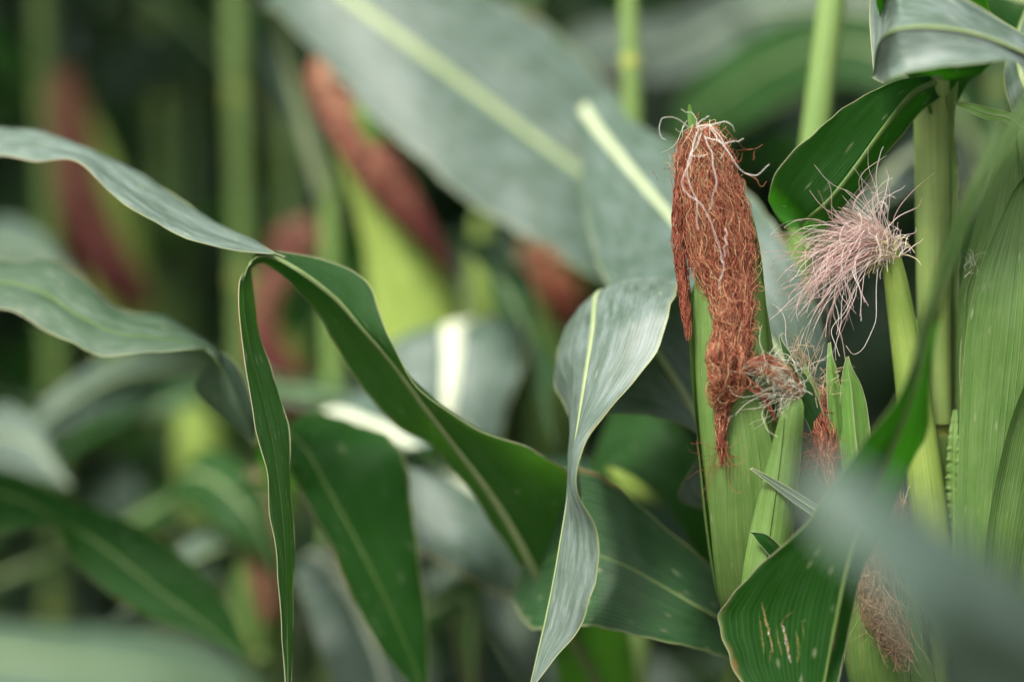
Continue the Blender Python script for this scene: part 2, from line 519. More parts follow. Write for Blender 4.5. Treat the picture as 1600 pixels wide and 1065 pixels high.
def leaf_world(parent, Mp, Ap, Bp, mat, rib=0.0028, ripple=0.0, wl=0.09, bulge=0.1, nv=70, nu=8, margin=0.0, ribtint=0.5, margin_tint=0.3, name='leaf', seed=0,
               skip_rib=False, rib_end=0.12, surf=False):
    Mc, A, B = catmull(Mp, nv), catmull(Ap, nv), catmull(Bp, nv)
    t = nrm(np.gradient(Mc, axis=0))
    n = nrm(np.cross(t, A - B))
    L = np.concatenate([[0], np.cumsum(np.linalg.norm(np.diff(Mc, axis=0), axis=1))])
    us = np.concatenate([np.linspace(-1, 0, nu + 1), np.linspace(0, 1, nu + 1)[1:]])
    rs = np.random.default_rng(100 + seed)
    ph = rs.uniform(0, 6.28, 6)
    g = np.zeros((nv, len(us), 3))
    env = np.minimum(1, np.minimum(L, L[-1] - L) / 0.05)
    for j, uu in enumerate(us):
        E = A if uu > 0 else B
        q = abs(uu)
        hw = np.linalg.norm(E - Mc, axis=1)
        p = Mc + (E - Mc) * q
        off = bulge * hw * (1 - (2 * q - 1) ** 2)
        k = 0 if uu > 0 else 1
        rp = ripple * env * q ** 2 * (np.sin(L / wl * 6.283 + ph[k]) + 0.5 * np.sin(L / wl * 6.283 * 1.73 + ph[2 + k]))
        p = p + (E - Mc) * (q ** 3 * (0.010 * np.sin(L * 61 + ph[k] * 3) + 0.009 * np.sin(L * 143 + ph[k + 2] * 5) + 0.010 * np.sin(L * 331 + ph[k + 3])) * env)[:, None]
        rp = rp + 0.0011 * env * q * np.sin(L * 95 + uu * 9 + ph[4]) * np.sin(uu * 14 + L * 30 + ph[5])
        g[:, j] = p + n * (off + rp)[:, None]
    uv = np.stack([np.broadcast_to(us * 0.5 + 0.5, (nv, len(us))), np.broadcast_to(L[:, None], (nv, len(us)))], -1)
    me = make_mesh(name, g.reshape(-1, 3), grid_faces(nv, len(us)), mat, uv.reshape(-1, 2))
    o = link(name, me, parent) if parent is not None else None
    if o is not None and not skip_rib:
        tt = np.linspace(0, 1, nv)
        rr = np.maximum(rib * (1 - (1 - rib_end) * tt), 0.0002)
        side = A - B
        cm = Mc
        link('midrib', tube_mesh('midrib', cm, rr * 1.25, rr * 0.5, side, M_RIB, nu=8, tint=np.clip(ribtint - 0.25 * tt, 0, 1)), o)
    if o is not None and margin:
        for e in (g[:, 0], g[:, -1]):
            tn = np.clip(margin_tint + 0.25 * np.sin(L * 23 + seed), 0, 1)
            link('leaf_margin', tube_mesh('leaf_margin', e, margin * 0.9, margin * 0.7, n, M_MARGIN, nu=5, tint=tn), o)
    if surf:
        return o, g, n
    return (o if o is not None else me)


def frames(c):
    t = nrm(np.gradient(c, axis=0))
    e1 = nrm(RT[None] - (t @ RT)[:, None] * t)
    e2 = np.cross(t, e1)                     # sign fixed below so that e2 looks at the camera side
    sg = np.where((e2 @ FW) > 0, -1.0, 1.0)[:, None]
    return t, e1, e2 * sg


def axis(cl, n):
    """cl: (x,y,d,halfwidth px) list -> centre points and radii in metres"""
    c = catmull([P(*q[:3]) for q in cl], n)
    r = catmull([[q[3] * q[2] / FPX] for q in cl], n)[:, 0]
    return c, np.maximum(r, 0.0003)


def ear_body(root, cl, mat, n=48, nu=22, flat=0.85, name='ear', at=None):
    c, r = axis(cl, n)
    d0 = nrm(c[0] - c[2])
    c = np.vstack([c[0] + d0 * r[0] * 0.62, c[0] + d0 * r[0] * 0.5, c[0] + d0 * r[0] * 0.25, c])
    r = np.concatenate([[r[0] * 0.3, r[0] * 0.62, r[0] * 0.88], r])
    if at is not None:                      # the short stem that carries the ear on the stalk
        z0 = c[0][2] - 0.055
        q = catmull([at(z0), 0.45 * at(z0 + 0.012) + 0.55 * c[0] + np.array([0, 0, -0.022]), c[0] + d0 * 0.004, c[1]], 14)
        link('shank', tube_mesh('shank', q, 0.0062, 0.0062, RT, M_STALK, nu=10, tint=np.full(14, 0.3)), root)
    def lump(a, b):
        x = np.linspace(0, 6.283, b, endpoint=False)[None]
        y = np.linspace(0, 1, a)[:, None]
        return 1 + 0.025 * np.sin(3 * x + 4 * y) + 0.018 * np.sin(5 * x - 7 * y)
    o = link(name, tube_mesh(name, c, r, r * flat, RT, mat, nu=nu, lump=lump), root)
    return o, c, r


def husk_leaf(ear, c, r, mat, th0, span, s0, s1, off=0.0012, flat=0.85, nv=44, nu=12, open_=0.0, tip_pow=0.7, margin=0.0004):
    """a husk wrapped round the ear: centred at angle th0 (0 = towards the camera), from s0 (base) to s1 (tip) of the axis"""
    n = len(c)
    s = np.linspace(s0, s1, nv)
    ci = np.stack([np.interp(s, np.linspace(0, 1, n), c[:, k]) for k in range(3)], -1)
    ri = np.interp(s, np.linspace(0, 1, n), r)
    t, e1, e2 = frames(ci)
    q = np.linspace(0, 1, nv)
    wd = span * np.clip(1 - q ** 3.2, 0, 1) ** tip_pow
    us = np.linspace(-1, 1, nu)
    th = th0 + us[None] * wd[:, None]
    rad = ri[:, None] + off * (1 + 1.5 * np.abs(us[None]) ** 5) + open_ * (q ** 3)[:, None]
    g = ci[:, None] + (rad * np.sin(th))[..., None] * e1[:, None] + (rad * flat * np.cos(th))[..., None] * e2[:, None]
    L = np.concatenate([[0], np.cumsum(np.linalg.norm(np.diff(ci, axis=0), axis=1))])
    uv = np.stack([np.broadcast_to(us * 0.5 * 0.95 + 0.5, (nv, nu)), np.broadcast_to(L[:, None], (nv, nu))], -1)
    o = link('husk_leaf', make_mesh('husk_leaf', g.reshape(-1, 3), grid_faces(nv, nu), mat, uv.reshape(-1, 2)), ear)
    return o


def silk_mass(parent, cl, count, mat, n=56, rad=0.00022, curl=0.0016, shell=(0.75, 1.08), flat=0.75, span=(0.25, 0.6), tint=(0.2, 0.9), seed=1, swirl=1.2,
              core=True, name='silk', loose=0.06, freq=(5, 15), tlight=0.0, lock=14, grad=0.0):
    """tangled threads lying along an axis, on a lumpy matted core"""
    rs = np.random.default_rng(seed)
    N = 120
    c, r = axis(cl, N)
    t, e1, e2 = frames(c)
    L = np.concatenate([[0], np.cumsum(np.linalg.norm(np.diff(c, axis=0), axis=1))])
    ln = rs.uniform(*span, count)
    cand = np.linspace(-0.08, 1 - span[0] * 0.6, 300)
    wt = np.interp(cand + 0.5 * np.mean(span), np.linspace(0, 1, N), r) ** 0.9 + 1e-6
    s0 = rs.choice(cand, count, p=wt / wt.sum()) + rs.uniform(-0.01, 0.01, count)
    s = np.clip(s0[:, None] + ln[:, None] * np.linspace(0, 1, n)[None], 0, rs.uniform(0.80, 1.0, count)[:, None])
    nl = max(6, count // lock)                 # threads cling together in locks
    li = rs.integers(0, nl, count)
    lone = (rs.uniform(0, 1, count) < 0.25)
    def lockv(lo, hi, jit):
        return rs.uniform(lo, hi, nl)[li] + rs.normal(0, jit, count) * np.where(lone, 3.0, 1.0)
    th0 = lockv(0, 6.283, 0.20)
    th = th0[:, None] + (rs.normal(0, swirl, nl)[li] + rs.normal(0, 0.12 * swirl, count))[:, None] * s
    k1, k2, k3 = (lockv(freq[0], freq[1], 0.4)[:, None] for _ in range(3))
    p1, p2, p3 = (lockv(0, 6.283, 0.9)[:, None] for _ in range(3))
    q = s * L[-1] / 0.032 * 1.2                # one turn of k = 1 is about 17 cm / k
    th = th + 0.16 * np.sin(k1 * 0.22 * q + p1) + 0.07 * np.sin(k2 * q + p3)
    sh = np.clip(lockv(shell[0], shell[1], 0.03), shell[0] - 0.05, shell[1] + 0.1)[:, None] + loose * np.sin(k3 * 0.4 * q + p2)
    f = s * (N - 1)
    def lerp(a):
        i = np.minimum(f.astype(int), N - 2)
        w_ = f - i
        if a.ndim == 1:
            return a[i] * (1 - w_) + a[i + 1] * w_
        return a[i] * (1 - w_)[..., None] + a[i + 1] * w_[..., None]
    cc, rr, E1, E2, T = lerp(c), lerp(r), lerp(e1), lerp(e2), lerp(t)
    pts = cc + (rr * sh * np.sin(th))[..., None] * E1 + (rr * sh * flat * np.cos(th))[..., None] * E2
    am = (curl * rs.uniform(0.4, 1.5, count))[:, None] * np.minimum(1, rr / 0.006 + 0.2)
    pts = pts + (am * np.sin(k1 * q + p1))[..., None] * E1 + (am * np.cos(k2 * q + p2))[..., None] * E2 + (am * np.sin(k3 * q + p3))[..., None] * T
    tn = np.clip(0.6 * rs.uniform(tint[0], tint[1], count) + 0.4 * rs.uniform(tint[0], tint[1], nl)[li] + grad * (0.35 - s0), 0, 1)
    pale = rs.uniform(0, 1, count) < tlight
    tn[pale] = rs.uniform(0.88, 1.0, pale.sum())
    rd = rad * rs.uniform(0.7, 1.25, count)[:, None] * (1 - 0.45 * np.linspace(0, 1, n)[None])
    o = link(name, strands_mesh(name, pts, rd, mat, tn), parent)
    if core:
        def lump(a, b):
            return 1 + 0.12 * rs.standard_normal((a, b))
        link('matted_silk', tube_mesh('matted_silk', c, r * np.clip(r / 0.011, 0.25, 0.8), r * np.clip(r / 0.011, 0.25, 0.8) * flat, RT, mat, nu=26, tint=np.full(N, tint[0] + 0.12), lump=lump), parent)
    return o


def silk_lines(parent, lines, mat, rad=0.0003, tint=1.0, n=30, wob=0.0006, seed=3, name='silk_thread'):
    """single threads through given picture points"""
    rs = np.random.default_rng(seed)
    pts = []
    for ln in lines:
        c = catmull([P(*q) for q in ln], n)
        x = np.linspace(0, 1, n)[:, None]
        c = c + wob * np.sin(x * rs.uniform(8, 20, 3) + rs.uniform(0, 6, 3)) * np.minimum(1, 6 * np.minimum(x, 1 - x) + 0.2)
        pts.append(c)
    for p in pts:
        nn = len(p)
        link(name, strands_mesh(name, p[None], np.full((1, nn), rad) * (1 - 0.35 * np.linspace(0, 1, nn)[None]), mat, np.array([tint])), parent)


def silk_fan(parent, origin, count, mat, ang, length, grav, rad=0.00036, seed=5, n=26, depth=0.5, spread=0.004, tint=(0.2, 0.95), name='silk', wander=0.10, along=None):
    """threads that spring from an ear tip and droop; ang = list of (mean deg, sd deg, weight) in the picture plane"""
    rs = np.random.default_rng(seed)
    w_ = np.array([a[2] for a in ang], float)
    w_ /= w_.sum()
    pick = rs.choice(len(ang), count, p=w_)
    a = np.radians(np.array([ang[k][0] for k in pick]) + rs.normal(0, 1, count) * np.array([ang[k][1] for k in pick]))
    dz = rs.normal(-0.15, depth, count)
    d = nrm(np.cos(a)[:, None] * RT + np.sin(a)[:, None] * UP + dz[:, None] * FW)
    ln = rs.uniform(*length, count)
    gr = rs.uniform(*grav, count)
    p = np.asarray(origin) + rs.normal(0, spread, (count, 3))
    pts = np.zeros((count, n, 3))
    drift = rs.normal(0, 1, (count, 3))
    for k in range(n):
        pts[:, k] = p
        drift = 0.8 * drift + rs.normal(0, 0.6, (count, 3))
        d = nrm(d + gr[:, None] * np.array([0, 0, -1.0]) + wander * (0.4 + 1.6 * k / n) * drift)
        p = p + d * (ln / n)[:, None]
    tn = rs.uniform(*tint, count)
    rd = rad * rs.uniform(0.7, 1.3, count)[:, None] * (1 - 0.55 * np.linspace(0, 1, n)[None] ** 2)
    return link(name, strands_mesh(name, pts, rd, mat, tn), parent)


def arc_leaf(base, az, length, wmax, el0, droop, twist=0.0, rs=None, k=9):
    """stations of an arching blade in field coordinates"""
    q = np.linspace(0, 1, k)
    p = np.array(base, float)
    h = np.array([math.cos(az), math.sin(az), 0])
    lat0 = np.array([-math.sin(az), math.cos(az), 0])
    Mp, Ap, Bp = [], [], []
    bend = rs.uniform(-0.5, 0.5)
    for i, x in enumerate(q):
        el = el0 - droop * x ** 1.3
        az2 = az + bend * x
        h = np.array([math.cos(az2), math.sin(az2), 0])
        lat = np.array([-math.sin(az2), math.cos(az2), 0])
        t = h * math.cos(el) + np.array([0, 0, math.sin(el)])
        up = np.cross(t, lat)
        up = up if up[2] > 0 else up
        w = wmax * (0.45 + 0.55 * min(1, x / 0.3)) * max(0.0, 1 - x ** 2.6) ** 0.8 + 0.0008
        tw = twist * x
        l2 = lat * math.cos(tw) + up * math.sin(tw)
        u2 = np.cross(t, l2)
        v = 0.35 * (1 - x) + 0.06
        wob = rs.normal(0, 0.1)
        Mp.append(p.copy())
        Ap.append(p + l2 * w + np.abs(u2) * 0 - np.cross(l2, t) * w * (v + wob))
        Bp.append(p - l2 * w - np.cross(l2, t) * w * (v - wob))
        p = p + t * length / (k - 1)
    return Mp, Ap, Bp


def field_leaves(root, at, zs, az0, rs, length=(0.55, 0.8), wmax=(0.036, 0.047), mat=None, skip_rib=False, avoid=None, calm=False):
    for i, z in enumerate(zs):
        az = az0 + math.pi * (i % 2) + rs.normal(0, 0.35)
        if avoid is not None and abs(math.atan2(math.sin(az - avoid), math.cos(az - avoid))) < 1.0:
            az += math.pi / 2
        Mp, Ap, Bp = arc_leaf(at(z), az, rs.uniform(*length), rs.uniform(*wmax), rs.uniform(0.9, 1.25), rs.uniform(0.7, 1.2) if (calm and z > 1.4) else rs.uniform(1.3, 2.4), rs.normal(0, 0.5), rs)
        leaf_world(root, Mp, Ap, Bp, mat or (M_DUST_SHEEN if rs.random() < 0.3 else M_FIELD), rib=0.0028, ripple=0.006, wl=0.11, bulge=0.06, nv=34, nu=3, seed=int(rs.integers(1e6)), skip_rib=skip_rib,
                   ribtint=0.7)


def on_surface(obj, px, py, lift=0.0005):
    """the point of a leaf seen at a picture point, a hair in front of the blade"""
    from mathutils.bvhtree import BVHTree
    me = obj.data
    if 'bvh' not in _bvh or _bvh.get('o') is not obj:
        _bvh['bvh'] = BVHTree.FromPolygons([v.co[:] for v in me.vertices], [p.vertices[:] for p in me.polygons])
        _bvh['o'] = obj
    d = Vector([float(q) for q in P(px, py, 1.0) - C0]).normalized()
    hit = _bvh['bvh'].ray_cast(Vector([float(q) for q in C0]), d)
    p = hit[0] if hit[0] is not None else Vector(P(px, py, 1.43))
    return np.array(p - d * lift)


_bvh = {}

# ================================================================== the sharp plants on the right
# --- plant with the big brown-silked ear; its stalk leans behind the ear
A, atA = plant('corn plant with a big ear in rusty brown silk, grey leaf hanging in front', 1303, 0, 1276, 190, 1.665, 0.0124, d1=1.665,
               node_px=[(1255, 330), (1170, 905)])
earA, cA, rA = ear_body(A, at=atA, cl=[(1178, 960, 1.54, 40), (1172, 900, 1.52, 52), (1165, 800, 1.50, 60), (1160, 700, 1.49, 63), (1150, 600, 1.485, 58), (1142, 500, 1.48, 50),
                            (1134, 400, 1.48, 40), (1118, 310, 1.48, 32), (1103, 240, 1.48, 22), (1092, 208, 1.48, 11), (1086, 196, 1.48, 3)], mat=M_HUSK)
for th, sp, s0, s1, op in ((0.5, 1.35, 0.0, 0.72, 0.001), (-0.9, 1.3, 0.0, 0.66, 0.001), (1.9, 1.2, 0.0, 0.70, 0.004), (-2.3, 1.3, 0.0, 0.6, 0.002), (-0.1, 0.9, 0.0, 0.5, 0.002)):
    husk_leaf(earA, cA, rA, M_HUSK, th, sp, s0, s1, off=0.0012 + 0.0006 * (s1 < 0.62), open_=op)
leaf(earA, [(1090, 230, 1.475, 1098, 230, 0, 1083, 230, 0), (1084, 200, 1.475, 1091, 200, 0.001, 1076, 200, 0), (1078, 178, 1.475, 1083, 178, 0, 1074, 178, 0), (1077, 163, 1.474)],
     M_FLAG, name='husk_tip', skip_rib=True, nv=20, nu=4)
mass = [(1090, 200, 1.478, 12), (1095, 216, 1.478, 29), (1098, 245, 1.478, 38), (1106, 290, 1.477, 46), (1116, 340, 1.476, 50), (1128, 395, 1.474, 47), (1138, 440, 1.471, 38),
        (1144, 480, 1.466, 30), (1145, 520, 1.463, 26), (1138, 555, 1.462, 30), (1135, 585, 1.462, 25), (1131, 615, 1.462, 13), (1128, 650, 1.462, 9), (1126, 690, 1.462, 6),
        (1128, 730, 1.464, 2)]
mass = [(x, y, d, w * 0.94) for x, y, d, w in mass]
silk_mass(earA, mass, 1700, M_SILK, rad=0.00024, seed=2, tint=(0.05, 1.0), tlight=0.14, span=(0.2, 0.6), swirl=0.9, curl=0.0012, shell=(0.80, 1.12), lock=9, grad=0.35, flat=0.78, n=70)
silk_mass(earA, mass, 260, M_SILK, rad=0.00022, seed=22, tint=(0.3, 0.95), tlight=0.12, span=(0.08, 0.3), swirl=1.5, curl=0.0030, shell=(0.95, 1.2), flat=0.8, core=False, freq=(8, 20), n=60)
silk_mass(earA, [(1112, 560, 1.46, 6), (1132, 548, 1.452, 26), (1140, 590, 1.452, 30), (1126, 612, 1.456, 18), (1122, 640, 1.46, 8)], 240, M_SILK, rad=0.00024, seed=23, tint=(0.35, 0.95), tlight=0.1,
          span=(0.4, 1.0), swirl=2.2, curl=0.0022, shell=(0.5, 1.1), core=False, freq=(6, 14))
silk_mass(earA, [(1075, 255, 1.476, 10), (1063, 310, 1.474, 9), (1062, 370, 1.474, 10), (1067, 430, 1.474, 8), (1072, 490, 1.474, 6), (1076, 535, 1.474, 3)], 150, M_SILK,
          rad=0.00026, seed=4, tint=(0.1, 0.8), span=(0.3, 0.9), swirl=0.8, curl=0.0012, core=False, shell=(0.2, 1.2))
silk_mass(earA, [(1140, 590, 1.458, 12), (1165, 572, 1.455, 13), (1190, 562, 1.455, 11), (1212, 572, 1.458, 7), (1219, 592, 1.46, 2)], 70, M_SILK, rad=0.00024, seed=6,
          tint=(0.2, 0.85), span=(0.3, 0.9), swirl=1.2, curl=0.0014, core=False, shell=(0.2, 1.2))
silk_mass(earA, [(1150, 590, 1.459, 8), (1172, 602, 1.456, 7), (1192, 618, 1.456, 5), (1203, 640, 1.458, 3), (1216, 662, 1.46, 1)], 44, M_SILK, rad=0.00024, seed=7,
          tint=(0.15, 0.8), span=(0.3, 0.9), swirl=1.2, curl=0.0013, core=False, shell=(0.2, 1.2))
silk_fan(earA, P(1110, 260, 1.465), 40, M_SILK, [(270, 60, 1)], (0.01, 0.04), (0.02, .1), rad=0.0002, seed=24, tint=(0.4, 0.9), depth=1.0, name='silk_tuft', wander=0.2, spread=0.016)
tp = (1090, 197)
silk_lines(earA, [
    [(1092, 205, 1.455), (1088, 188, 1.455), (1080, 177, 1.455), (1064, 171, 1.456)],
    [(1076, 200, 1.455), (1066, 190, 1.453), (1050, 184, 1.452), (1034, 183, 1.452), (1031, 198, 1.453), (1034, 213, 1.454), (1040, 220, 1.455)],
    [(1088, 200, 1.455), (1094, 190, 1.453), (1108, 182, 1.452)],
    [(1092, 198, 1.452), (1112, 194, 1.449), (1128, 190, 1.448), (1140, 194, 1.448), (1148, 206, 1.45)],
    [(1094, 201, 1.452), (1110, 198, 1.449), (1124, 212, 1.448), (1132, 228, 1.448), (1126, 248, 1.449)],
    [(1104, 214, 1.45), (1124, 222, 1.446), (1146, 222, 1.446), (1162, 217, 1.447)],
    [(1108, 198, 1.451), (1124, 220, 1.448), (1142, 242, 1.446), (1155, 262, 1.446), (1166, 273, 1.446), (1180, 274, 1.446), (1193, 266, 1.447), (1202, 257, 1.448)],
    [(1090, 206, 1.452), (1083, 228, 1.447), (1078, 250, 1.444), (1068, 272, 1.442), (1068, 292, 1.442), (1078, 308, 1.441), (1092, 318, 1.44), (1105, 334, 1.44), (1114, 350, 1.439),
     (1120, 376, 1.438), (1127, 400, 1.438)],
    [(1088, 210, 1.452), (1080, 240, 1.446), (1072, 268, 1.443), (1082, 296, 1.441), (1089, 320, 1.44), (1090, 360, 1.44)],
    [(1100, 212, 1.45), (1108, 228, 1.447), (1114, 250, 1.444), (1118, 280, 1.441), (1115, 306, 1.44), (1109, 328, 1.44)],
    [(1127, 400, 1.437), (1130, 412, 1.436), (1126, 436, 1.435), (1123, 452, 1.436)],
    [(1134, 356, 1.44), (1134, 376, 1.438), (1131, 402, 1.438)],
    [(1096, 208, 1.451), (1092, 222, 1.447), (1080, 238, 1.445), (1084, 244, 1.444), (1096, 246, 1.444), (1106, 240, 1.445)]], M_WHITE, rad=0.00029, seed=3)
silk_fan(earA, P(1091, 203, 1.47), 18, M_WHITE, [(250, 25, 1), (300, 30, 1)], (0.012, 0.035), (0.02, 0.12), rad=0.00022, seed=9, tint=(0.0, 0.4), depth=0.3, name='silk_tuft')
silk_fan(earA, P(1129, 690, 1.462), 26, M_SILK, [(268, 8, 1)], (0.02, 0.046), (0.0, 0.03), rad=0.00016, seed=19, tint=(0.2, 0.6), depth=0.1, name='silk_tail', wander=0.22, spread=0.002)

# second, slimmer ear on the same plant
ear2, c2, r2 = ear_body(A, at=atA, cl=[(1188, 960, 1.49, 30), (1194, 900, 1.48, 32), (1204, 830, 1.475, 30), (1216, 760, 1.47, 25), (1227, 700, 1.465, 20), (1236, 650, 1.46, 15), (1241, 625, 1.46, 11),
                            (1243, 612, 1.46, 7)], mat=M_HUSK)
for th, sp, s0, s1 in ((0.2, 1.4, 0.0, 0.97), (-1.4, 1.3, 0.0, 0.9), (2.4, 1.3, 0.0, 0.96)):
    husk_leaf(ear2, c2, r2, M_HUSK, th, sp, s0, s1, off=0.0009)
silk2 = [(1243, 624, 1.458, 8), (1238, 604, 1.457, 18), (1222, 586, 1.455, 25), (1200, 574, 1.455, 22), (1176, 576, 1.455, 15), (1155, 582, 1.455, 8)]
silk_mass(ear2, silk2, 75, M_SILK, rad=0.00024, seed=12, tint=(0.45, 1.0), tlight=0.2, span=(0.4, 0.95), swirl=0.9, curl=0.0014, core=False, shell=(0.2, 1.2))
silk_mass(ear2, silk2, 70, M_WHITE, rad=0.00022, seed=25, tint=(0.0, 0.7), span=(0.4, 0.95), swirl=0.9, curl=0.0014, core=False, shell=(0.3, 1.3), name='pale_silk')
silk_fan(ear2, P(1243, 612, 1.458), 60, M_WHITE, [(165, 22, 2), (120, 25, 1)], (0.02, 0.06), (0.0, 0.07), rad=0.00022, seed=13, tint=(0.0, 0.8), depth=0.4)

# grey leaf that climbs behind, folds over and hangs down in front
leaf(A, [(1172, 905, 1.65, 1184, 900, 0, 1168, 908, 0), (1150, 830, 1.61, 1172, 800, 0, 1124, 808, 0), (1122, 745, 1.58, 1160, 690, 0, 1062, 776, -.01), (1092, 660, 1.58, 1140, 590, 0, 1098, 690, -.012),
         (1040, 570, 1.585, 1115, 500, 0.0, 1032, 652, -.01), (972, 482, 1.59, 1080, 455, 0, 930, 634, .0), (934, 456, 1.555, 1063, 436, -.015, 893, 530, .04),
         (925, 520, 1.515, 1052, 478, -.02, 864, 588, .055), (914, 590, 1.497, 1012, 566, -.018, 888, 640, .05), (904, 655, 1.487, 950, 645, -.02, 900, 690, .05),
         (896, 710, 1.48, 906, 700, -.03, 905, 735, .045), (889, 765, 1.475, 907, 762, -.03, 905, 790, .04), (878, 830, 1.475, 930, 835, -.02, 905, 850, .04), (866, 900, 1.475, 930, 910, -.016, 890, 920, .04),
         (853, 965, 1.475, 912, 970, -.01, 866, 985, .03), (838, 1030, 1.475, 866, 1030, -.005, 845, 1040, .02), (826, 1080, 1.475)],
     M_BLOOM_SHEEN, rib=0.0026, ripple=0.0012, wl=0.06, bulge=0.10, nv=120, nu=10, margin=0.0004, ribtint=0.62, seed=1, rib_end=0.25)
# dark veined leaf running left from the foot of the ear
leaf(A, [(1166, 985, 1.645, 1170, 965, 0, 1165, 1005, 0), (1140, 975, 1.59, 1150, 926, 0.01, 1146, 1026, -.012), (1095, 950, 1.55, 1085, 862, .015, 1085, 1012, -.015), (1035, 915, 1.545, 1000, 790, .015, 1010, 996, -.02),
         (970, 880, 1.55, 938, 742, .01, 940, 978, -.02), (900, 860, 1.57, 870, 735, .01, 880, 980, -.02), (850, 880, 1.60, 835, 790, .01, 830, 980, -.015), (800, 930, 1.64)],
     M_VEINY, rib=0.0012, ripple=0.001, bulge=0.05, nv=60, nu=10, margin=0.00045, ribtint=0.25, seed=2)
# broad green leaves lower on the stalk
leaf(A, [(1163, 1010, 1.665), (1090, 800, 1.63, 1130, 790, 0, 1050, 800, 0), (1010, 690, 1.66, 1040, 640, 0, 960, 730, 0), (940, 700, 1.70, 960, 640, 0, 930, 760, 0), (900, 800, 1.74)], M_LEAF, seed=3, nv=50, skip_rib=True)
rsA = np.random.default_rng(31)
field_leaves(A, atA, [0.32, 0.5, 0.7, 1.62, 1.8, 1.95], 0.6, rsA, calm=True)

# --- plant with the thick stalk and the pink silk
B, atB = plant('corn plant with a thick pale stalk and a young ear trailing pink silk', 1456, 130, 1462, 830, 1.53, 0.0092, d1=1.53, node_px=[(1461, 668), (1456, 135)], hidden_top=2.0)
# sheath round the upper stalk with its hairy overlapping edge
def sheath(root, x0, y0, x1, y1, d, r, th, span, mat=M_STALK):
    c = catmull([P(x0, y0, d), P(x1, y1, d)], 40)
    t, e1, e2 = frames(c)
    us = np.linspace(-1, 1, 16)
    q = np.linspace(0, 1, 40)
    rad = r * (1 + 0.10 * q)[:, None] + 0.0004 + 0.0006 * np.abs(us)[None] ** 2
    a = th + us[None] * span
    g = c[:, None] + (rad * np.sin(a))[..., None] * e1[:, None] + (rad * np.cos(a))[..., None] * e2[:, None]
    uv = np.stack([np.broadcast_to(us * 0.5 + 0.5, (40, 16)), np.broadcast_to((q * 0.25)[:, None], (40, 16))], -1)
    return link('leaf_sheath', make_mesh('leaf_sheath', g.reshape(-1, 3), grid_faces(40, 16), mat, uv.reshape(-1, 2), np.full(40 * 16, 0.68)), root)
sheath(B, 1461, 662, 1455, 128, 1.53, 0.0097, -0.55, 1.75)
# folded sheath edge on the right of the stalk
leaf(B, [(1486, 655, 1.535, 1492, 655, .0, 1478, 655, .01), (1488, 540, 1.533, 1499, 540, 0, 1476, 540, .01), (1488, 400, 1.53, 1499, 400, 0, 1474, 400, .012), (1486, 280, 1.528, 1496, 280, 0, 1474, 280, .012),
         (1481, 200, 1.525, 1492, 196, 0, 1472, 205, .01), (1478, 150, 1.52, 1496, 128, 0, 1470, 160, .01)], M_HUSK, name='sheath_edge', skip_rib=True, nv=80, nu=4, ripple=0.0007, wl=0.012, margin=0.0006)
# crinkled light rib beside the joint
leaf(B, [(1490, 905, 1.505, 1501, 905, 0, 1478, 905, 0.006), (1489, 830, 1.505, 1500, 830, 0, 1477, 830, 0.006), (1489, 750, 1.505, 1499, 750, 0, 1478, 750, 0.006), (1490, 690, 1.505, 1498, 690, 0, 1481, 690, .006),
         (1493, 640, 1.51, 1496, 640, 0, 1489, 640, .004)], M_HUSK, name='crinkled_ridge', skip_rib=True, nv=300, nu=4, ripple=0.0011, wl=0.0062, bulge=0.25)
# collar, dark underside and the grey blade that folds towards us at the top of the stalk
leaf(B, [(1470, 175, 1.525, 1490, 170, .0, 1452, 178, -.01), (1476, 135, 1.53, 1515, 128, .0, 1440, 140, -.012), (1470, 110, 1.52, 1540, 112, 0.01, 1412, 112, -.01), (1450, 60, 1.50, 1560, 70, .02, 1392, 90, -.01),
         (1432, -30, 1.46, 1530, -40, .0, 1370, 0, -.01), (1440, -80, 1.42, 1520, -70, -.01, 1384, -60, 0)], M_DEEP, seed=4, nv=50, skip_rib=True, bulge=0.05)
# dark green leaf curling down to the left
leaf(B, [(1462, 128, 1.52, 1452, 118, 0, 1472, 150, .0), (1425, 148, 1.50, 1400, 127, 0, 1436, 178, .01), (1378, 205, 1.485, 1330, 162, -.01, 1398, 224, .015), (1332, 268, 1.475, 1268, 209, -.015, 1352, 282, .012),
         (1296, 312, 1.47, 1222, 258, -.015, 1320, 322, .01), (1266, 338, 1.475, 1202, 300, -.012, 1300, 346, .01), (1250, 352, 1.495, 1205, 326, .0, 1292, 362, .015), (1266, 362, 1.525, 1224, 346, .02, 1296, 372, .01),
         (1300, 385, 1.56, 1262, 368, .02, 1320, 384, 0), (1330, 410, 1.60)], M_DEEP, rib=0.0018, bulge=0.07, nv=80, nu=10, margin=0.00028, ribtint=0.03, seed=5)
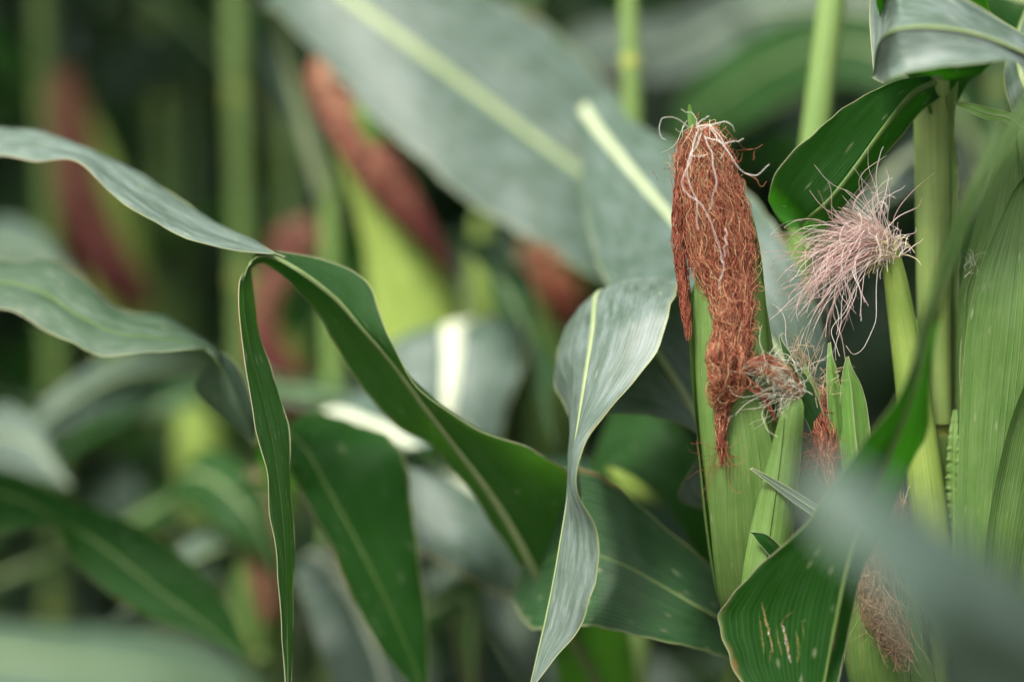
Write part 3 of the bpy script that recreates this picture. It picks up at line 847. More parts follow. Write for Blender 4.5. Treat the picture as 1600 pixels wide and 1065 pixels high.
# ear shoot with pink silk
pk, cP, rP = ear_body(B, at=atB, cl=[(1468, 960, 1.515, 22), (1456, 850, 1.51, 27), (1442, 730, 1.505, 27), (1424, 600, 1.50, 24), (1408, 500, 1.495, 19), (1396, 430, 1.49, 15), (1388, 392, 1.488, 12), (1385, 383, 1.488, 8)], mat=M_HUSK_PALE)
husk_leaf(pk, cP, rP, M_HUSK_PALE, 0.6, 1.3, 0.0, 0.93, off=0.0007)
husk_leaf(pk, cP, rP, M_HUSK_PALE, -1.3, 1.5, 0.0, 0.96, off=0.0005)
leaf(pk, [(1432, 540, 1.495, 1438, 540, 0, 1424, 540, .0), (1430, 505, 1.495, 1434, 505, 0, 1423, 508, .0), (1421, 478, 1.495)], M_FLAG, name='husk_tip', skip_rib=True, nv=20, nu=3)
silk_fan(pk, P(1388, 386, 1.486), 130, M_PINK, [(152, 13, 3), (132, 12, 1.2)], (0.055, 0.080), (0.035, 0.085), rad=0.0003, seed=5, tint=(0.0, 0.9), depth=0.30, wander=0.055, spread=0.0028)
silk_fan(pk, P(1386, 390, 1.486), 90, M_PINK, [(163, 11, 3), (182, 10, 1.0)], (0.060, 0.092), (0.05, 0.085), rad=0.0003, seed=6, tint=(0.0, 0.8), depth=0.28, wander=0.06, spread=0.003)
silk_fan(pk, P(1388, 384, 1.487), 46, M_PINK, [(140, 9, 1), (122, 12, 1)], (0.040, 0.068), (-0.005, 0.02), rad=0.00028, seed=7, tint=(0.3, 0.95), depth=0.3, wander=0.09)
silk_fan(pk, P(1391, 388, 1.487), 40, M_PINK, [(75, 20, 1), (45, 22, .6)], (0.010, 0.022), (-0.04, 0.04), rad=0.00034, seed=8, tint=(0.4, 1.0), depth=0.4, wander=0.08)
silk_fan(pk, P(1388, 390, 1.487), 130, M_PINK, [(150, 38, 1)], (0.008, 0.020), (0.03, 0.10), rad=0.0005, seed=10, tint=(0.92, 1.0), depth=0.5, wander=0.03, spread=0.0032)
silk_lines(pk, [[(1372, 420, 1.48), (1368, 470, 1.478), (1366, 510, 1.478), (1352, 540, 1.478), (1332, 552, 1.478), (1322, 540, 1.478)],
                [(1350, 430, 1.478), (1322, 480, 1.474), (1300, 520, 1.474), (1312, 556, 1.474)]], M_PINK, rad=0.0003, tint=0.85, seed=8)

# third ear: pointed husk blades and dried silk, the body behind the blurred leaf
e3, c3, r3 = ear_body(B, at=atB, cl=[(1440, 1130, 1.54, 30), (1400, 1000, 1.525, 44), (1355, 880, 1.51, 42), (1325, 790, 1.50, 34), (1308, 720, 1.49, 26), (1298, 670, 1.485, 16), (1294, 640, 1.483, 8)], mat=M_HUSK)
husk_leaf(e3, c3, r3, M_HUSK, 0.3, 1.5, 0.0, 0.9)
husk_leaf(e3, c3, r3, M_HUSK, -1.8, 1.5, 0.0, 0.9)
leaf(e3, [(1322, 760, 1.474, 1336, 760, .003, 1302, 760, .0), (1311, 690, 1.468, 1326, 690, .004, 1298, 690, .0), (1305, 630, 1.465, 1318, 630, .004, 1293, 630, .0), (1301, 585, 1.465, 1310, 588, .003, 1292, 588, .0),
          (1297, 555, 1.466, 1301, 556, 0, 1293, 556, 0), (1296, 535, 1.467)], M_FLAG, name='husk_tip', skip_rib=True, nv=40, nu=6, margin=0.00035, ripple=0.0004, wl=0.02)
leaf(e3, [(1350, 780, 1.472, 1368, 778, 0, 1325, 782, 0), (1340, 710, 1.468, 1362, 710, .004, 1315, 712, .002), (1334, 650, 1.466, 1357, 650, .005, 1312, 650, .003), (1330, 605, 1.465, 1347, 606, .003, 1314, 606, .002),
          (1325, 575, 1.465, 1332, 576, 0, 1318, 576, 0), (1324, 557, 1.465)], M_FLAG, name='husk_tip', rib=0.0006, nv=40, nu=6, margin=0.00035, ripple=0.0005, wl=0.03, ribtint=0.4)
leaf(e3, [(1294, 730, 1.478, 1302, 726, 0, 1286, 734, 0), (1278, 665, 1.466, 1289, 658, 0, 1266, 672, 0), (1260, 618, 1.46, 1272, 606, .003, 1246, 628, .0), (1242, 580, 1.458, 1250, 573, .004, 1234, 589, 0), (1227, 548, 1.458, 1231, 546, 0, 1223, 551, 0),
          (1219, 528, 1.459), (1222, 520, 1.459)], M_LEAF, name='husk_tip', skip_rib=True, nv=44, nu=5, margin=0.0004, ripple=0.0004, wl=0.03)
leaf(e3, [(1296, 700, 1.474, 1302, 700, 0, 1288, 700, 0), (1279, 634, 1.468, 1287, 631, 0, 1271, 638, 0), (1266, 594, 1.467, 1270, 592, 0, 1261, 597, 0), (1257, 570, 1.467)], M_FLAG, name='husk_tip', skip_rib=True, nv=26, nu=4, margin=0.0003)
silk_mass(e3, [(1290, 604, 1.472, 6), (1284, 630, 1.470, 11), (1286, 660, 1.468, 14), (1292, 700, 1.466, 13), (1296, 735, 1.466, 9), (1298, 770, 1.467, 4)], 190, M_SILK, rad=0.00026, seed=15, tint=(0.1, 0.9), tlight=0.1, span=(0.3, 0.8), curl=0.0013, swirl=0.7, core=False)
silk_fan(e3, P(1288, 615, 1.47), 46, M_TAN, [(100, 28, 1)], (0.01, 0.026), (0.0, 0.03), rad=0.0002, seed=16, tint=(0.5, 1.0), depth=0.3, wander=0.08)
silk_fan(e3, P(1262, 580, 1.472), 34, M_TAN, [(110, 22, 1)], (0.015, 0.035), (0.0, 0.03), rad=0.0002, seed=17, tint=(0.6, 1.0), depth=0.3, wander=0.06, name='silk_tuft')
silk_fan(e3, P(1284, 690, 1.466), 60, M_SILK, [(240, 24, 1)], (0.012, 0.042), (0.0, 0.04), rad=0.00016, seed=18, tint=(0.2, 0.6), depth=0.3, wander=0.25, name='silk_tail', spread=0.004)
# thin green blades crossing the slim ear
leaf(e3, [(1330, 840, 1.475, 1335, 830, 0, 1325, 850, 0), (1290, 808, 1.465, 1294, 801, 0, 1284, 816, 0), (1240, 775, 1.46, 1244, 768, 0, 1236, 782, 0), (1200, 748, 1.458, 1202, 744, 0, 1197, 751, 0), (1173, 731, 1.458)], M_DUST_SHEEN, name='husk_tip', nv=36, nu=4,
     rib=0.0005, margin=0.0004)
leaf(e3, [(1250, 910, 1.47, 1262, 905, 0, 1240, 912, 0), (1216, 868, 1.463, 1222, 856, .003, 1206, 872, 0), (1192, 842, 1.46, 1200, 836, .003, 1184, 846, 0), (1178, 833, 1.46, 1181, 831, 0, 1176, 835, 0), (1172, 831, 1.46)], M_DEEP, name='husk_tip', skip_rib=True, nv=30, nu=5, margin=0.0003)

# lowest ear with a hanging beard of dry silk
e4, c4, r4 = ear_body(B, at=atB, cl=[(1440, 1250, 1.53, 50), (1410, 1120, 1.52, 62), (1385, 1010, 1.51, 60), (1378, 920, 1.505, 50), (1380, 850, 1.50, 38), (1388, 790, 1.50, 22), (1393, 760, 1.50, 6)], mat=M_HUSK)
husk_leaf(e4, c4, r4, M_HUSK, -0.4, 1.5, 0.0, 0.7)
husk_leaf(e4, c4, r4, M_HUSK, 1.8, 1.5, 0.0, 0.8)
silk_mass(e4, [(1392, 765, 1.487, 10), (1386, 800, 1.48, 22), (1366, 850, 1.472, 22), (1362, 900, 1.468, 26), (1376, 950, 1.464, 24), (1398, 1000, 1.462, 20), (1418, 1045, 1.464, 10)], 620, M_TAN, rad=0.00022, seed=20, tint=(0.0, 0.8), tlight=0.1,
          span=(0.2, 0.6), curl=0.0026, swirl=0.9, shell=(0.3, 1.35), core=False)
silk_fan(e4, P(1390, 790, 1.48), 120, M_TAN, [(250, 20, 1), (275, 10, 1)], (0.06, 0.12), (0.0, 0.04), rad=0.00018, seed=21, tint=(0.2, 1.0), depth=0.25, wander=0.06, name='silk_tail', spread=0.006)
leaf(B, [(1450, 900, 1.53, 1462, 900, 0, 1430, 905, 0), (1432, 830, 1.525, 1440, 800, 0, 1410, 850, -.01), (1418, 770, 1.52, 1432, 760, .0, 1398, 790, -.01), (1404, 735, 1.515, 1412, 730, 0, 1396, 744, 0), (1392, 730, 1.515)], M_DUST_SHEEN, skip_rib=True, nv=30, nu=5, seed=6,
     margin=0.0005)
# grey blade that crosses the top of the stalk, nearer to the camera
rsB = np.random.default_rng(41)
field_leaves(B, atB, [0.4, 0.6, 0.8, 1.75, 1.9], 1.9, rsB, calm=True)

# --- plant at the right edge with a very large ear
Cp, atC = plant('corn plant at the right edge with one very large smooth green husk', 1700, 100, 1712, 900, 1.56, 0.0115, node_px=[(1712, 950)])
eC, cC, rC = ear_body(Cp, at=atC, cl=[(1560, 1080, 1.54, 22), (1548, 970, 1.53, 36), (1552, 860, 1.515, 48), (1566, 730, 1.51, 61), (1580, 600, 1.505, 75), (1592, 480, 1.50, 83), (1600, 380, 1.50, 70), (1602, 290, 1.50, 46), (1600, 225, 1.50, 22), (1599, 190, 1.50, 6)],
                      mat=M_HUSK_DEEP, n=60, nu=30)
for th, sp, s0, s1, of, op in ((-0.95, 1.15, 0.0, 0.985, 0.0022, 0.0), (0.35, 0.75, 0.0, 0.55, 0.005, 0.004), (0.75, 1.2, 0.0, 0.93, 0.0012, 0.002), (-0.2, 1.0, 0.0, 0.80, 0.0034, 0.003), (2.3, 1.3, 0, .95, .001, 0), (-2.4, 1.3, 0, .95, .001, 0)):
    husk_leaf(eC, cC, rC, M_HUSK_DEEP, th, sp, s0, s1, off=of, open_=op, nu=20, nv=70)
leaf(eC, [(1520, 700, 1.495, 1540, 700, 0, 1502, 700, 0.01), (1519, 560, 1.49, 1536, 560, 0, 1501, 560, .01), (1522, 470, 1.488, 1534, 470, 0, 1506, 478, .008), (1530, 415, 1.487, 1536, 412, 0, 1520, 424, .003), (1541, 385, 1.487)], M_HUSK_DEEP, name='husk_tip', skip_rib=True,
     nv=40, nu=5, margin=0.0004)
silk_fan(eC, P(1520, 420, 1.488), 26, M_WHITE, [(75, 25, 1)], (0.006, 0.016), (0, .02), rad=0.00014, seed=44, tint=(0.3, 1), depth=0.3, name='silk_tuft')
leaf(eC, [(1598, 200, 1.498, 1600, 194, 0, 1594, 208, 0), (1575, 184, 1.49, 1582, 178, .002, 1570, 191, -.002), (1545, 178, 1.488, 1549, 169, .003, 1541, 187, -.003), (1515, 168, 1.49, 1518, 162, .002, 1512, 174, 0), (1492, 160, 1.50)], M_FLAG, name='husk_tip', rib=0.0006,
     nv=40, nu=5, margin=0.0003)
leaf(Cp, [(1705, 260, 1.55), (1640, 190, 1.52, 1660, 150, 0, 1625, 235, 0), (1600, 130, 1.51, 1640, 80, 0, 1578, 165, 0), (1590, 60, 1.53, 1640, 40, 0, 1572, 100, 0), (1610, 0, 1.56)], M_DUST_SHEEN, nv=40, nu=6, margin=0.0005, seed=8)
leaf(Cp, [(1705, 20, 1.58), (1640, 10, 1.60, 1650, 60, 0, 1640, -40, 0), (1560, -10, 1.62, 1560, 40, 0, 1560, -70, 0), (1480, -50, 1.64, 1480, -10, 0, 1480, -100, 0), (1400, -110, 1.66)], M_DEEP, nv=40, seed=9)
leaf(Cp, [(1708, 170, 1.52, 1710, 140, 0, 1706, 200, 0), (1660, 115, 1.44, 1690, 60, .03, 1650, 150, -.01), (1590, 78, 1.40, 1620, 60, .045, 1590, 100, -.01), (1520, 52, 1.385, 1545, 20, .05, 1520, 98, -.01), (1450, 42, 1.38, 1462, -25, .045, 1450, 108, -.005),
          (1396, 48, 1.385, 1388, -30, .04, 1390, 124, .0), (1372, 70, 1.42, 1360, -10, .05, 1380, 130, .01), (1364, 120, 1.46)], M_BLOOM_SHEEN, rib=0.0022, nv=70, nu=9, bulge=0.14, margin=0.0004, seed=7, ribtint=0.4)
rsC = np.random.default_rng(42)
field_leaves(Cp, atC, [0.4, 0.6, 0.8, 1.7, 1.9], 1.2, rsC, calm=True)

# --- nearest plant, out of frame on the right, whose leaves blur across the corner
D, atD = plant('nearest corn plant outside the right corner, its blurred leaves reaching in front of the ears', 1860, 0, 1880, 900, 1.16, 0.0115)
nearleaf = leaf(D, [(1868, 120, 1.17, 1872, 105, 0, 1864, 140, 0), (1760, 60, 1.19, 1770, 30, 0, 1755, 90, 0), (1680, 80, 1.20, 1690, 60, 0, 1670, 100, 0), (1590, 190, 1.20, 1578, 184, 0.03, 1600, 197, -0.02), (1520, 310, 1.22, 1507, 304, 0.03, 1531, 317, -0.02), (1478, 425, 1.26, 1464, 419, .02, 1490, 433, -.01),
         (1450, 520, 1.30, 1436, 515, .01, 1462, 530, .03), (1434, 590, 1.32, 1412, 600, 0, 1454, 600, .03), (1408, 668, 1.345, 1362, 678, 0, 1447, 676, .03), (1378, 740, 1.37, 1302, 752, .01, 1416, 742, .03), (1347, 810, 1.395, 1248, 828, .02, 1388, 812, .02),
         (1325, 880, 1.41, 1168, 903, .03, 1350, 884, .01), (1310, 950, 1.42, 1127, 960, .035, 1332, 952, .01), (1298, 1010, 1.425, 1133, 1012, .03, 1320, 1016, .01), (1286, 1075, 1.43, 1164, 1075, .02, 1306, 1080, 0), (1272, 1150, 1.43, 1225, 1150, .01, 1290, 1150, 0), (1265, 1200, 1.43)],
     M_DEEP, rib=0.0026, bulge=0.06, nv=120, nu=14, margin=0.00035, ribtint=0.25, seed=10)
leaf(D, [(1880, 1010, 1.12, 1885, 960, 0, 1880, 1060, 0), (1760, 1060, .98, 1800, 980, .03, 1700, 1150, -.02), (1600, 1000, .90, 1640, 930, .03, 1490, 1100, -.02), (1500, 920, .87, 1530, 850, .03, 1430, 1010, -.02), (1400, 825, .86, 1425, 778, .02, 1350, 890, -.01),
         (1320, 760, .86, 1335, 735, .01, 1275, 815, 0), (1255, 715, .87)], M_DUST_SHEEN, rib=0.002, nv=60, nu=8, bulge=0.08, ribtint=0.1, seed=11, skip_rib=True)
rsD = np.random.default_rng(43)
field_leaves(D, atD, [0.35, 0.55, 0.75, 1.75, 1.95], 0.2, rsD, avoid=2.6, calm=True)
# torn, dried streaks on the dark leaf (pieces of scar tissue raised from the blade)
def scar_on(leaf_o, pts, wpx, tint, seed):
    rs = np.random.default_rng(seed)
    n = 26
    c = catmull([[x, y, 0] for x, y in pts], n)
    q = np.linspace(0, 1, n)
    wv = 0.55 * wpx * np.sin(math.pi * np.clip(q, 0.04, 0.96)) ** 0.6
    cols = [np.array([on_surface(leaf_o, c[k, 0] + s * wv[k] * rs.uniform(0.2, 1.3), c[k, 1] + rs.normal(0, 1.2), 0.0002) for k in range(n)]) for s in (-1, -0.3, 0.3, 1)]
    v = np.stack(cols, 1)
    tt = np.clip(tint - 0.14 + 0.28 * rs.standard_normal((n, 4)) - np.array([.45, 0, 0, .45]), 0, 1)
    link('leaf_scar', make_mesh('leaf_scar', v.reshape(-1, 3), grid_faces(n, 4), M_SCAR, np.zeros((n * 4, 2)), tt.ravel()), leaf_o)
for pts, wp, tn, sd_ in (([(1190, 940), (1195, 962), (1202, 990), (1208, 1018)], 5, 0.50, 1), ([(1221, 972), (1226, 990), (1231, 1012), (1236, 1036)], 5, 0.72, 2),
                         ([(1226, 1000), (1231, 1016), (1233, 1030)], 2.6, 0.98, 12), ([(1214, 980), (1217, 1004), (1222, 1024)], 4, 0.12, 3), ([(1241, 953), (1230, 962), (1219, 976)], 2.5, 0.1, 4),
                         ([(1186, 960), (1192, 1000), (1194, 1026)], 4, 0.05, 5), ([(1205, 1008), (1203, 1034)], 3, 0.1, 6), ([(1243, 985), (1248, 1012), (1246, 1034)], 6, 0.05, 7),
                         ([(1312, 955), (1306, 985), (1302, 1020)], 3.5, 0.45, 8), ([(1252, 968), (1258, 1000)], 2.0, 0.0, 9)):
    scar_on(nearleaf, pts, wp, tn, sd_)
# ================================================================== the leaves on the left and in the middle
# --- mid plant: slim pale stalk at the top centre, its arching leaf folds over and hangs as a strap
E, atE = plant('corn plant whose long green leaf arches left into a narrow hanging strap', 986, 0, 988, 190, 1.86, 0.0092, d1=1.86, node_px=[(988, 500)])
leaf(E, [(990, 1180, 1.84, 1000, 1170, 0, 980, 1190, 0), (930, 1060, 1.72, 985, 1000, .02, 890, 1100, .02), (856, 930, 1.62, 935, 850, .0, 842, 945, .04), (785, 800, 1.575, 893, 745, -.01, 768, 818, .04), (705, 690, 1.55, 830, 705, -.015, 688, 708, .045),
         (660, 632, 1.54, 745, 668, -.015, 615, 665, .04), (610, 565, 1.53, 655, 607, -.012, 565, 600, .04), (566, 515, 1.52, 606, 530, -.005, 522, 535, .04), (525, 468, 1.515, 578, 445, .01, 492, 485, .03), (470, 425, 1.51, 520, 410, .02, 450, 438, .02), (425, 402, 1.51, 440, 394, .02, 412, 412, .02),
         (394, 408, 1.50, 398, 398, .012, 387, 424, .01), (380, 450, 1.495, 393, 448, .02, 374, 452, -.01), (388, 530, 1.49, 408, 528, .02, 376, 532, -.012), (408, 610, 1.487, 434, 606, .015, 392, 612, -.012), (428, 700, 1.485, 452, 698, .012, 407, 703, -.01),
         (440, 790, 1.485, 457, 788, .01, 423, 793, -.008), (447, 880, 1.485, 458, 880, .01, 433, 880, -.006), (449, 970, 1.485, 458, 970, .008, 439, 970, -.004), (450, 1040, 1.485, 456, 1040, .004, 444, 1040, 0), (450, 1110, 1.485)],
     M_LEAF, rib=0.0032, ripple=0.0008, wl=0.07, bulge=0.07, nv=150, nu=9, margin=0.00042, ribtint=0.3, margin_tint=0.5, seed=12, rib_end=-0.35)
# upper grey leaf of the same stalk, white midrib, falling to the right behind the brown ear
leaf(E, [(990, 260, 1.86), (915, 170, 1.82, 960, 140, 0, 900, 200, 0), (930, 197, 1.79, 985, 188, .0, 905, 250, -.01), (985, 265, 1.74, 1060, 225, .0, 915, 330, -.01), (1050, 342, 1.69, 1140, 270, .01, 940, 430, -.02), (1130, 440, 1.625, 1215, 360, .01, 1000, 520, -.02),
         (1210, 540, 1.60, 1272, 470, .01, 1110, 610, -.01), (1270, 630, 1.60, 1300, 590, 0, 1220, 680, 0), (1300, 720, 1.62)], M_DUST_SHEEN, rib=0.0042, nv=60, nu=8, bulge=0.07, ribtint=0.72, seed=13, rib_end=0.3)
rsE = np.random.default_rng(45)
field_leaves(E, atE, [0.35, 0.55, 0.7, 1.8, 1.95], 1.0, rsE, calm=True)
eE, cE, rE = ear_body(E, at=atE, cl=[(985, 800, 1.83, 34), (988, 730, 1.82, 33), (990, 670, 1.82, 26), (992, 610, 1.82, 10)], mat=M_HUSK_PALE)
husk_leaf(eE, cE, rE, M_HUSK_PALE, 0.2, 1.6, 0, 0.95)

# --- plant outside the left edge: two long leaves reaching in
F, atF = plant('corn plant outside the left edge sending two long grey-green leaves across the picture', -330, 200, -320, 900, 1.66, 0.0115)
leaf(F, [(-325, 560, 1.66, -330, 540, 0, -320, 580, 0), (-220, 330, 1.65, -230, 290, .02, -200, 370, -.01), (-110, 228, 1.63, -110, 195, .035, -100, 262, -.02), (0, 222, 1.60, 0, 205, .04, 0, 243, -.025), (70, 232, 1.585, 80, 213, .04, 62, 251, -.025), (130, 248, 1.57, 150, 240, .035, 120, 256, -.03),
         (190, 290, 1.555, 228, 279, .03, 168, 293, -.03), (262, 335, 1.54, 300, 324, .03, 230, 342, -.03), (325, 365, 1.525, 368, 363, .022, 290, 373, -.025), (375, 382, 1.513, 405, 382, .012, 350, 387, -.015), (428, 396, 1.503), (445, 402, 1.50)],
     M_BLOOM_SHEEN, rib=0.0014, ripple=0.0008, wl=0.1, bulge=0.12, nv=100, nu=9, margin=0.0004, ribtint=0.2, margin_tint=0.55, seed=14)
leaf(F, [(-322, 740, 1.66, -328, 720, 0, -315, 760, 0), (-200, 520, 1.65, -200, 470, .03, -200, 560, -.02), (-90, 436, 1.62, -90, 400, .035, -95, 475, -.025), (0, 440, 1.60, 8, 404, .04, 0, 480, -.025), (62, 455, 1.59, 78, 406, .035, 55, 503, -.025), (118, 490, 1.575, 134, 440, .035, 112, 540, -.025),
         (180, 520, 1.565, 190, 480, .04, 170, 554, -.02), (250, 528, 1.56, 262, 500, .045, 245, 550, -.015), (312, 541, 1.56, 318, 535, .045, 312, 547, -.005), (350, 580, 1.565, 358, 562, .02, 325, 560, .035), (380, 640, 1.575, 400, 640, .01, 308, 612, .04), (398, 692, 1.59)],
     M_MID, rib=0.0016, ripple=0.0014, wl=0.08, bulge=0.10, nv=110, nu=9, margin=0.00042, ribtint=0.12, margin_tint=0.4, seed=15)
# dark broad blade low on the left
leaf(F, [(-322, 900, 1.68), (-150, 760, 1.74, -150, 720, 0, -150, 800, 0), (0, 770, 1.76, 0, 735, .04, -10, 830, -.02), (90, 810, 1.75, 110, 778, .03, 80, 820, -.02), (170, 860, 1.74, 220, 822, .02, 112, 870, 0), (245, 920, 1.73, 300, 880, .0, 170, 925, 0), (315, 970, 1.72, 355, 945, 0, 250, 975, 0), (385, 1030, 1.71)],
     M_DEEP, rib=0.002, nv=60, nu=8, ribtint=0.1, seed=16, bulge=0.06)
rsF = np.random.default_rng(46)
field_leaves(F, atF, [0.35, 0.55, 0.75, 1.95], 0.2, rsF, avoid=0.0)

# --- nearest plant at the left corner
G, atG = plant('nearest corn plant, its blurred pale leaf filling the bottom left corner', -560, 0, -560, 900, 1.10, 0.0115)
leaf(G, [(-560, 1000, 1.10), (-300, 960, 1.08, -300, 900, .03, -300, 1030, -.02), (-80, 1010, 1.05, -80, 960, .04, -80, 1100, -.03), (100, 1035, 1.04, 110, 978, .05, 90, 1130, -.03), (240, 1050, 1.04, 270, 992, .05, 220, 1150, -.03), (360, 1090, 1.05, 385, 1045, .03, 330, 1160, -.02), (460, 1160, 1.06)],
     M_MID, nv=50, nu=8, seed=17, ribtint=0.5, bulge=0.08)
rsG = np.random.default_rng(47)
field_leaves(G, atG, [0.35, 0.55, 0.75, 1.95], 1.7, rsG, avoid=0.0)

# ================================================================== soft plants just behind
def back_ear(root, at, husk, silk, mat, seed, silk_n=420, flat=0.85, pale=False, rad=0.0006):
    o, c, r = ear_body(root, husk, (M_HUSK, M_HUSK_PALE, M_HUSK_LIME)[int(pale)], n=30, nu=16, at=at)
    husk_leaf(o, c, r, (M_HUSK, M_HUSK_PALE, M_HUSK_LIME)[int(pale)], 0.3, 1.4, 0.0, 0.92, nv=20, nu=8)
    husk_leaf(o, c, r, (M_HUSK, M_HUSK_PALE, M_HUSK_LIME)[int(pale)], -1.7, 1.4, 0.0, 0.88, nv=20, nu=8)
    if silk:
        silk_mass(o, silk, silk_n, mat, rad=rad, n=24, seed=seed, span=(0.25, 0.6), tint=(0.0, 1.0), curl=0.003, swirl=0.9, shell=(0.7, 1.2), grad=1.3)
    return o

# plant with the large bent maroon ear
Hq, atH = plant('corn plant with a bent lime ear under dark red silk beside the big grey leaf', 512, 100, 516, 640, 2.08, 0.0105)
back_ear(Hq, atH, [(655, 700, 2.0, 42), (655, 600, 2.0, 66), (652, 520, 2.0, 68), (640, 440, 1.99, 64), (622, 370, 1.98, 54), (590, 290, 1.97, 44), (560, 220, 1.97, 38), (530, 150, 1.97, 30), (512, 110, 1.97, 18), (508, 96, 1.97, 4)],
         [(510, 94, 1.955, 15), (516, 115, 1.95, 29), (530, 160, 1.945, 28), (560, 212, 1.94, 29), (596, 262, 1.935, 30), (630, 310, 1.935, 24), (660, 355, 1.935, 14), (688, 395, 1.94, 8), (710, 440, 1.945, 3)], M_MAROON, 51, pale=2)
leaf(Hq, [(600, 250, 1.93, 610, 250, 0, 590, 260, 0), (575, 190, 1.92, 590, 190, 0, 562, 200, 0), (565, 155, 1.92, 572, 150, 0, 556, 158, 0), (600, 130, 1.92)], M_FLAG, name='husk_tip', skip_rib=True, nv=24)
# broad grey leaf with a pale rib sweeping from the top to the brown ear
leaf(Hq, [(514, 330, 2.08), (440, 40, 2.02, 500, -20, 0, 400, 80, 0), (470, -60, 1.98, 560, -110, 0, 420, 10, 0), (545, 0, 1.95, 650, -70, .0, 500, 90, -.01), (640, 70, 1.93, 740, -20, .02, 590, 190, -.02), (735, 140, 1.92, 840, 30, .03, 665, 255, -.03), (830, 212, 1.91, 930, 110, .03, 745, 325, -.03),
          (915, 275, 1.90, 1000, 200, .03, 840, 380, -.03), (1000, 345, 1.90, 1060, 290, .02, 940, 440, -.03), (1080, 430, 1.91, 1110, 400, .0, 1040, 480, -.01), (1140, 520, 1.92)], M_DUST_SHEEN, rib=0.0052, nv=80, nu=9, bulge=0.05, ribtint=0.55, seed=18, rib_end=0.35)
rsH = np.random.default_rng(48)
field_leaves(Hq, atH, [0.3, 0.5, 0.65, 1.75, 1.9], 1.2, rsH, calm=True)

# plant with the curved maroon ear at the far left
I_, atI = plant('blurred corn plant at the far left with curved red silk and thick pale stalk', 72, 90, 78, 400, 2.55, 0.0145)
back_ear(I_, atI, [(200, 560, 2.5, 40), (190, 470, 2.5, 50), (175, 390, 2.49, 48), (155, 310, 2.48, 42), (135, 230, 2.48, 32), (118, 160, 2.48, 18), (112, 130, 2.48, 4)],
         [(98, 110, 2.46, 14), (102, 160, 2.455, 23), (110, 230, 2.45, 28), (120, 300, 2.445, 30), (140, 360, 2.44, 31), (172, 412, 2.43, 31), (202, 450, 2.43, 26), (230, 482, 2.435, 12)], M_MAROON, 52, silk_n=300, pale=2)
rsI = np.random.default_rng(49)
field_leaves(I_, atI, [0.3, 0.55, 0.8, 1.0, 1.55, 1.8], 0.4, rsI)

# plant with the red silk seen under the arch of the green leaf
J, atJ = plant('blurred corn plant whose red silk shows under the arch of the green leaf', 372, 150, 380, 700, 2.35, 0.0135)
back_ear(J, atJ, [(470, 760, 2.3, 36), (455, 680, 2.28, 44), (442, 600, 2.27, 44), (434, 530, 2.26, 38), (440, 460, 2.26, 28), (452, 400, 2.26, 20), (458, 365, 2.26, 8)],
         [(462, 348, 2.25, 14), (462, 372, 2.245, 30), (440, 420, 2.245, 18), (412, 470, 2.243, 16), (412, 530, 2.24, 20), (430, 590, 2.235, 34), (455, 630, 2.235, 30), (475, 665, 2.24, 10)], M_MAROON, 53, silk_n=340, pale=True)
rsJ = np.random.default_rng(50)
field_leaves(J, atJ, [0.3, 0.55, 0.8, 1.0, 1.6, 1.8], 2.0, rsJ)

# plant with the orange-brown tuft left of the hanging leaf, and a slim green ear
K, atK = plant('blurred corn plant with orange brown silk tufts left of the hanging grey leaf', 832, 380, 834, 700, 2.30, 0.0090, mat=M_STALK_ROW)
back_ear(K, atK, [(860, 700, 2.28, 26), (862, 620, 2.27, 34), (862, 540, 2.26, 36), (858, 470, 2.25, 32), (850, 410, 2.25, 18), (846, 385, 2.25, 5)],
         [(838, 376, 2.24, 14), (842, 395, 2.235, 27), (852, 425, 2.23, 22), (872, 460, 2.225, 27), (886, 490, 2.225, 16), (896, 520, 2.23, 4)], M_SILK, 54, silk_n=300)
back_ear(K, atK, [(756, 720, 2.27, 22), (755, 620, 2.26, 27), (753, 500, 2.25, 24), (752, 400, 2.25, 18), (750, 330, 2.25, 6)], None, None, 55, pale=True)
leaf(K, [(832, 560, 2.28), (760, 520, 2.04, 830, 480, 0, 740, 560, 0), (712, 510, 1.93, 815, 525, .01, 618, 532, .01), (707, 560, 1.905, 815, 575, .0, 605, 580, .0), (702, 620, 1.89, 790, 640, 0, 610, 640, 0), (692, 690, 1.885, 760, 720, 0, 630, 710, 0), (680, 780, 1.88)], M_DUST_SHEEN, rib=0.0105, nv=50, ribtint=1.0, seed=19,
     rib_end=0.4)
rsK = np.random.default_rng(52)
field_leaves(K, atK, [0.3, 0.55, 0.8, 1.6, 1.8], 2.6, rsK)

# plant low in the middle: grey leaves with white ribs and a dry brown silk
Lq, atL = plant('low corn plant in the middle with white ribbed grey leaves and a dry tan ear', 447, 200, 447, 1000, 2.45, 0.0110)
leaf(Lq, [(447, 900, 2.45), (480, 760, 2.1), (500, 650, 1.88, 560, 620, 0, 500, 680, 0), (580, 660, 1.80, 640, 625, .02, 560, 700, -.01), (640, 695, 1.77, 720, 655, .02, 630, 770, -.02), (705, 742, 1.75, 790, 720, .02, 648, 850, -.02), (770, 792, 1.74, 840, 790, .02, 715, 890, -.02), (820, 850, 1.74, 860, 850, 0, 775, 925, 0), (845, 930, 1.75)],
     M_DUST_SHEEN, rib=0.0050, nv=60, nu=8, ribtint=1.0, seed=20, margin=0.0005, margin_tint=0.8, rib_end=0.35)
leaf(Lq, [(447, 1000, 2.45), (480, 870, 1.95, 520, 850, 0, 450, 900, 0), (535, 910, 1.88, 610, 890, .02, 480, 950, -.01), (575, 990, 1.85, 660, 980, .02, 500, 1010, -.01), (605, 1080, 1.84, 680, 1080, 0, 530, 1090, 0), (620, 1170, 1.84)], M_DUST_SHEEN, rib=0.0048, nv=50, ribtint=1.0, seed=21)
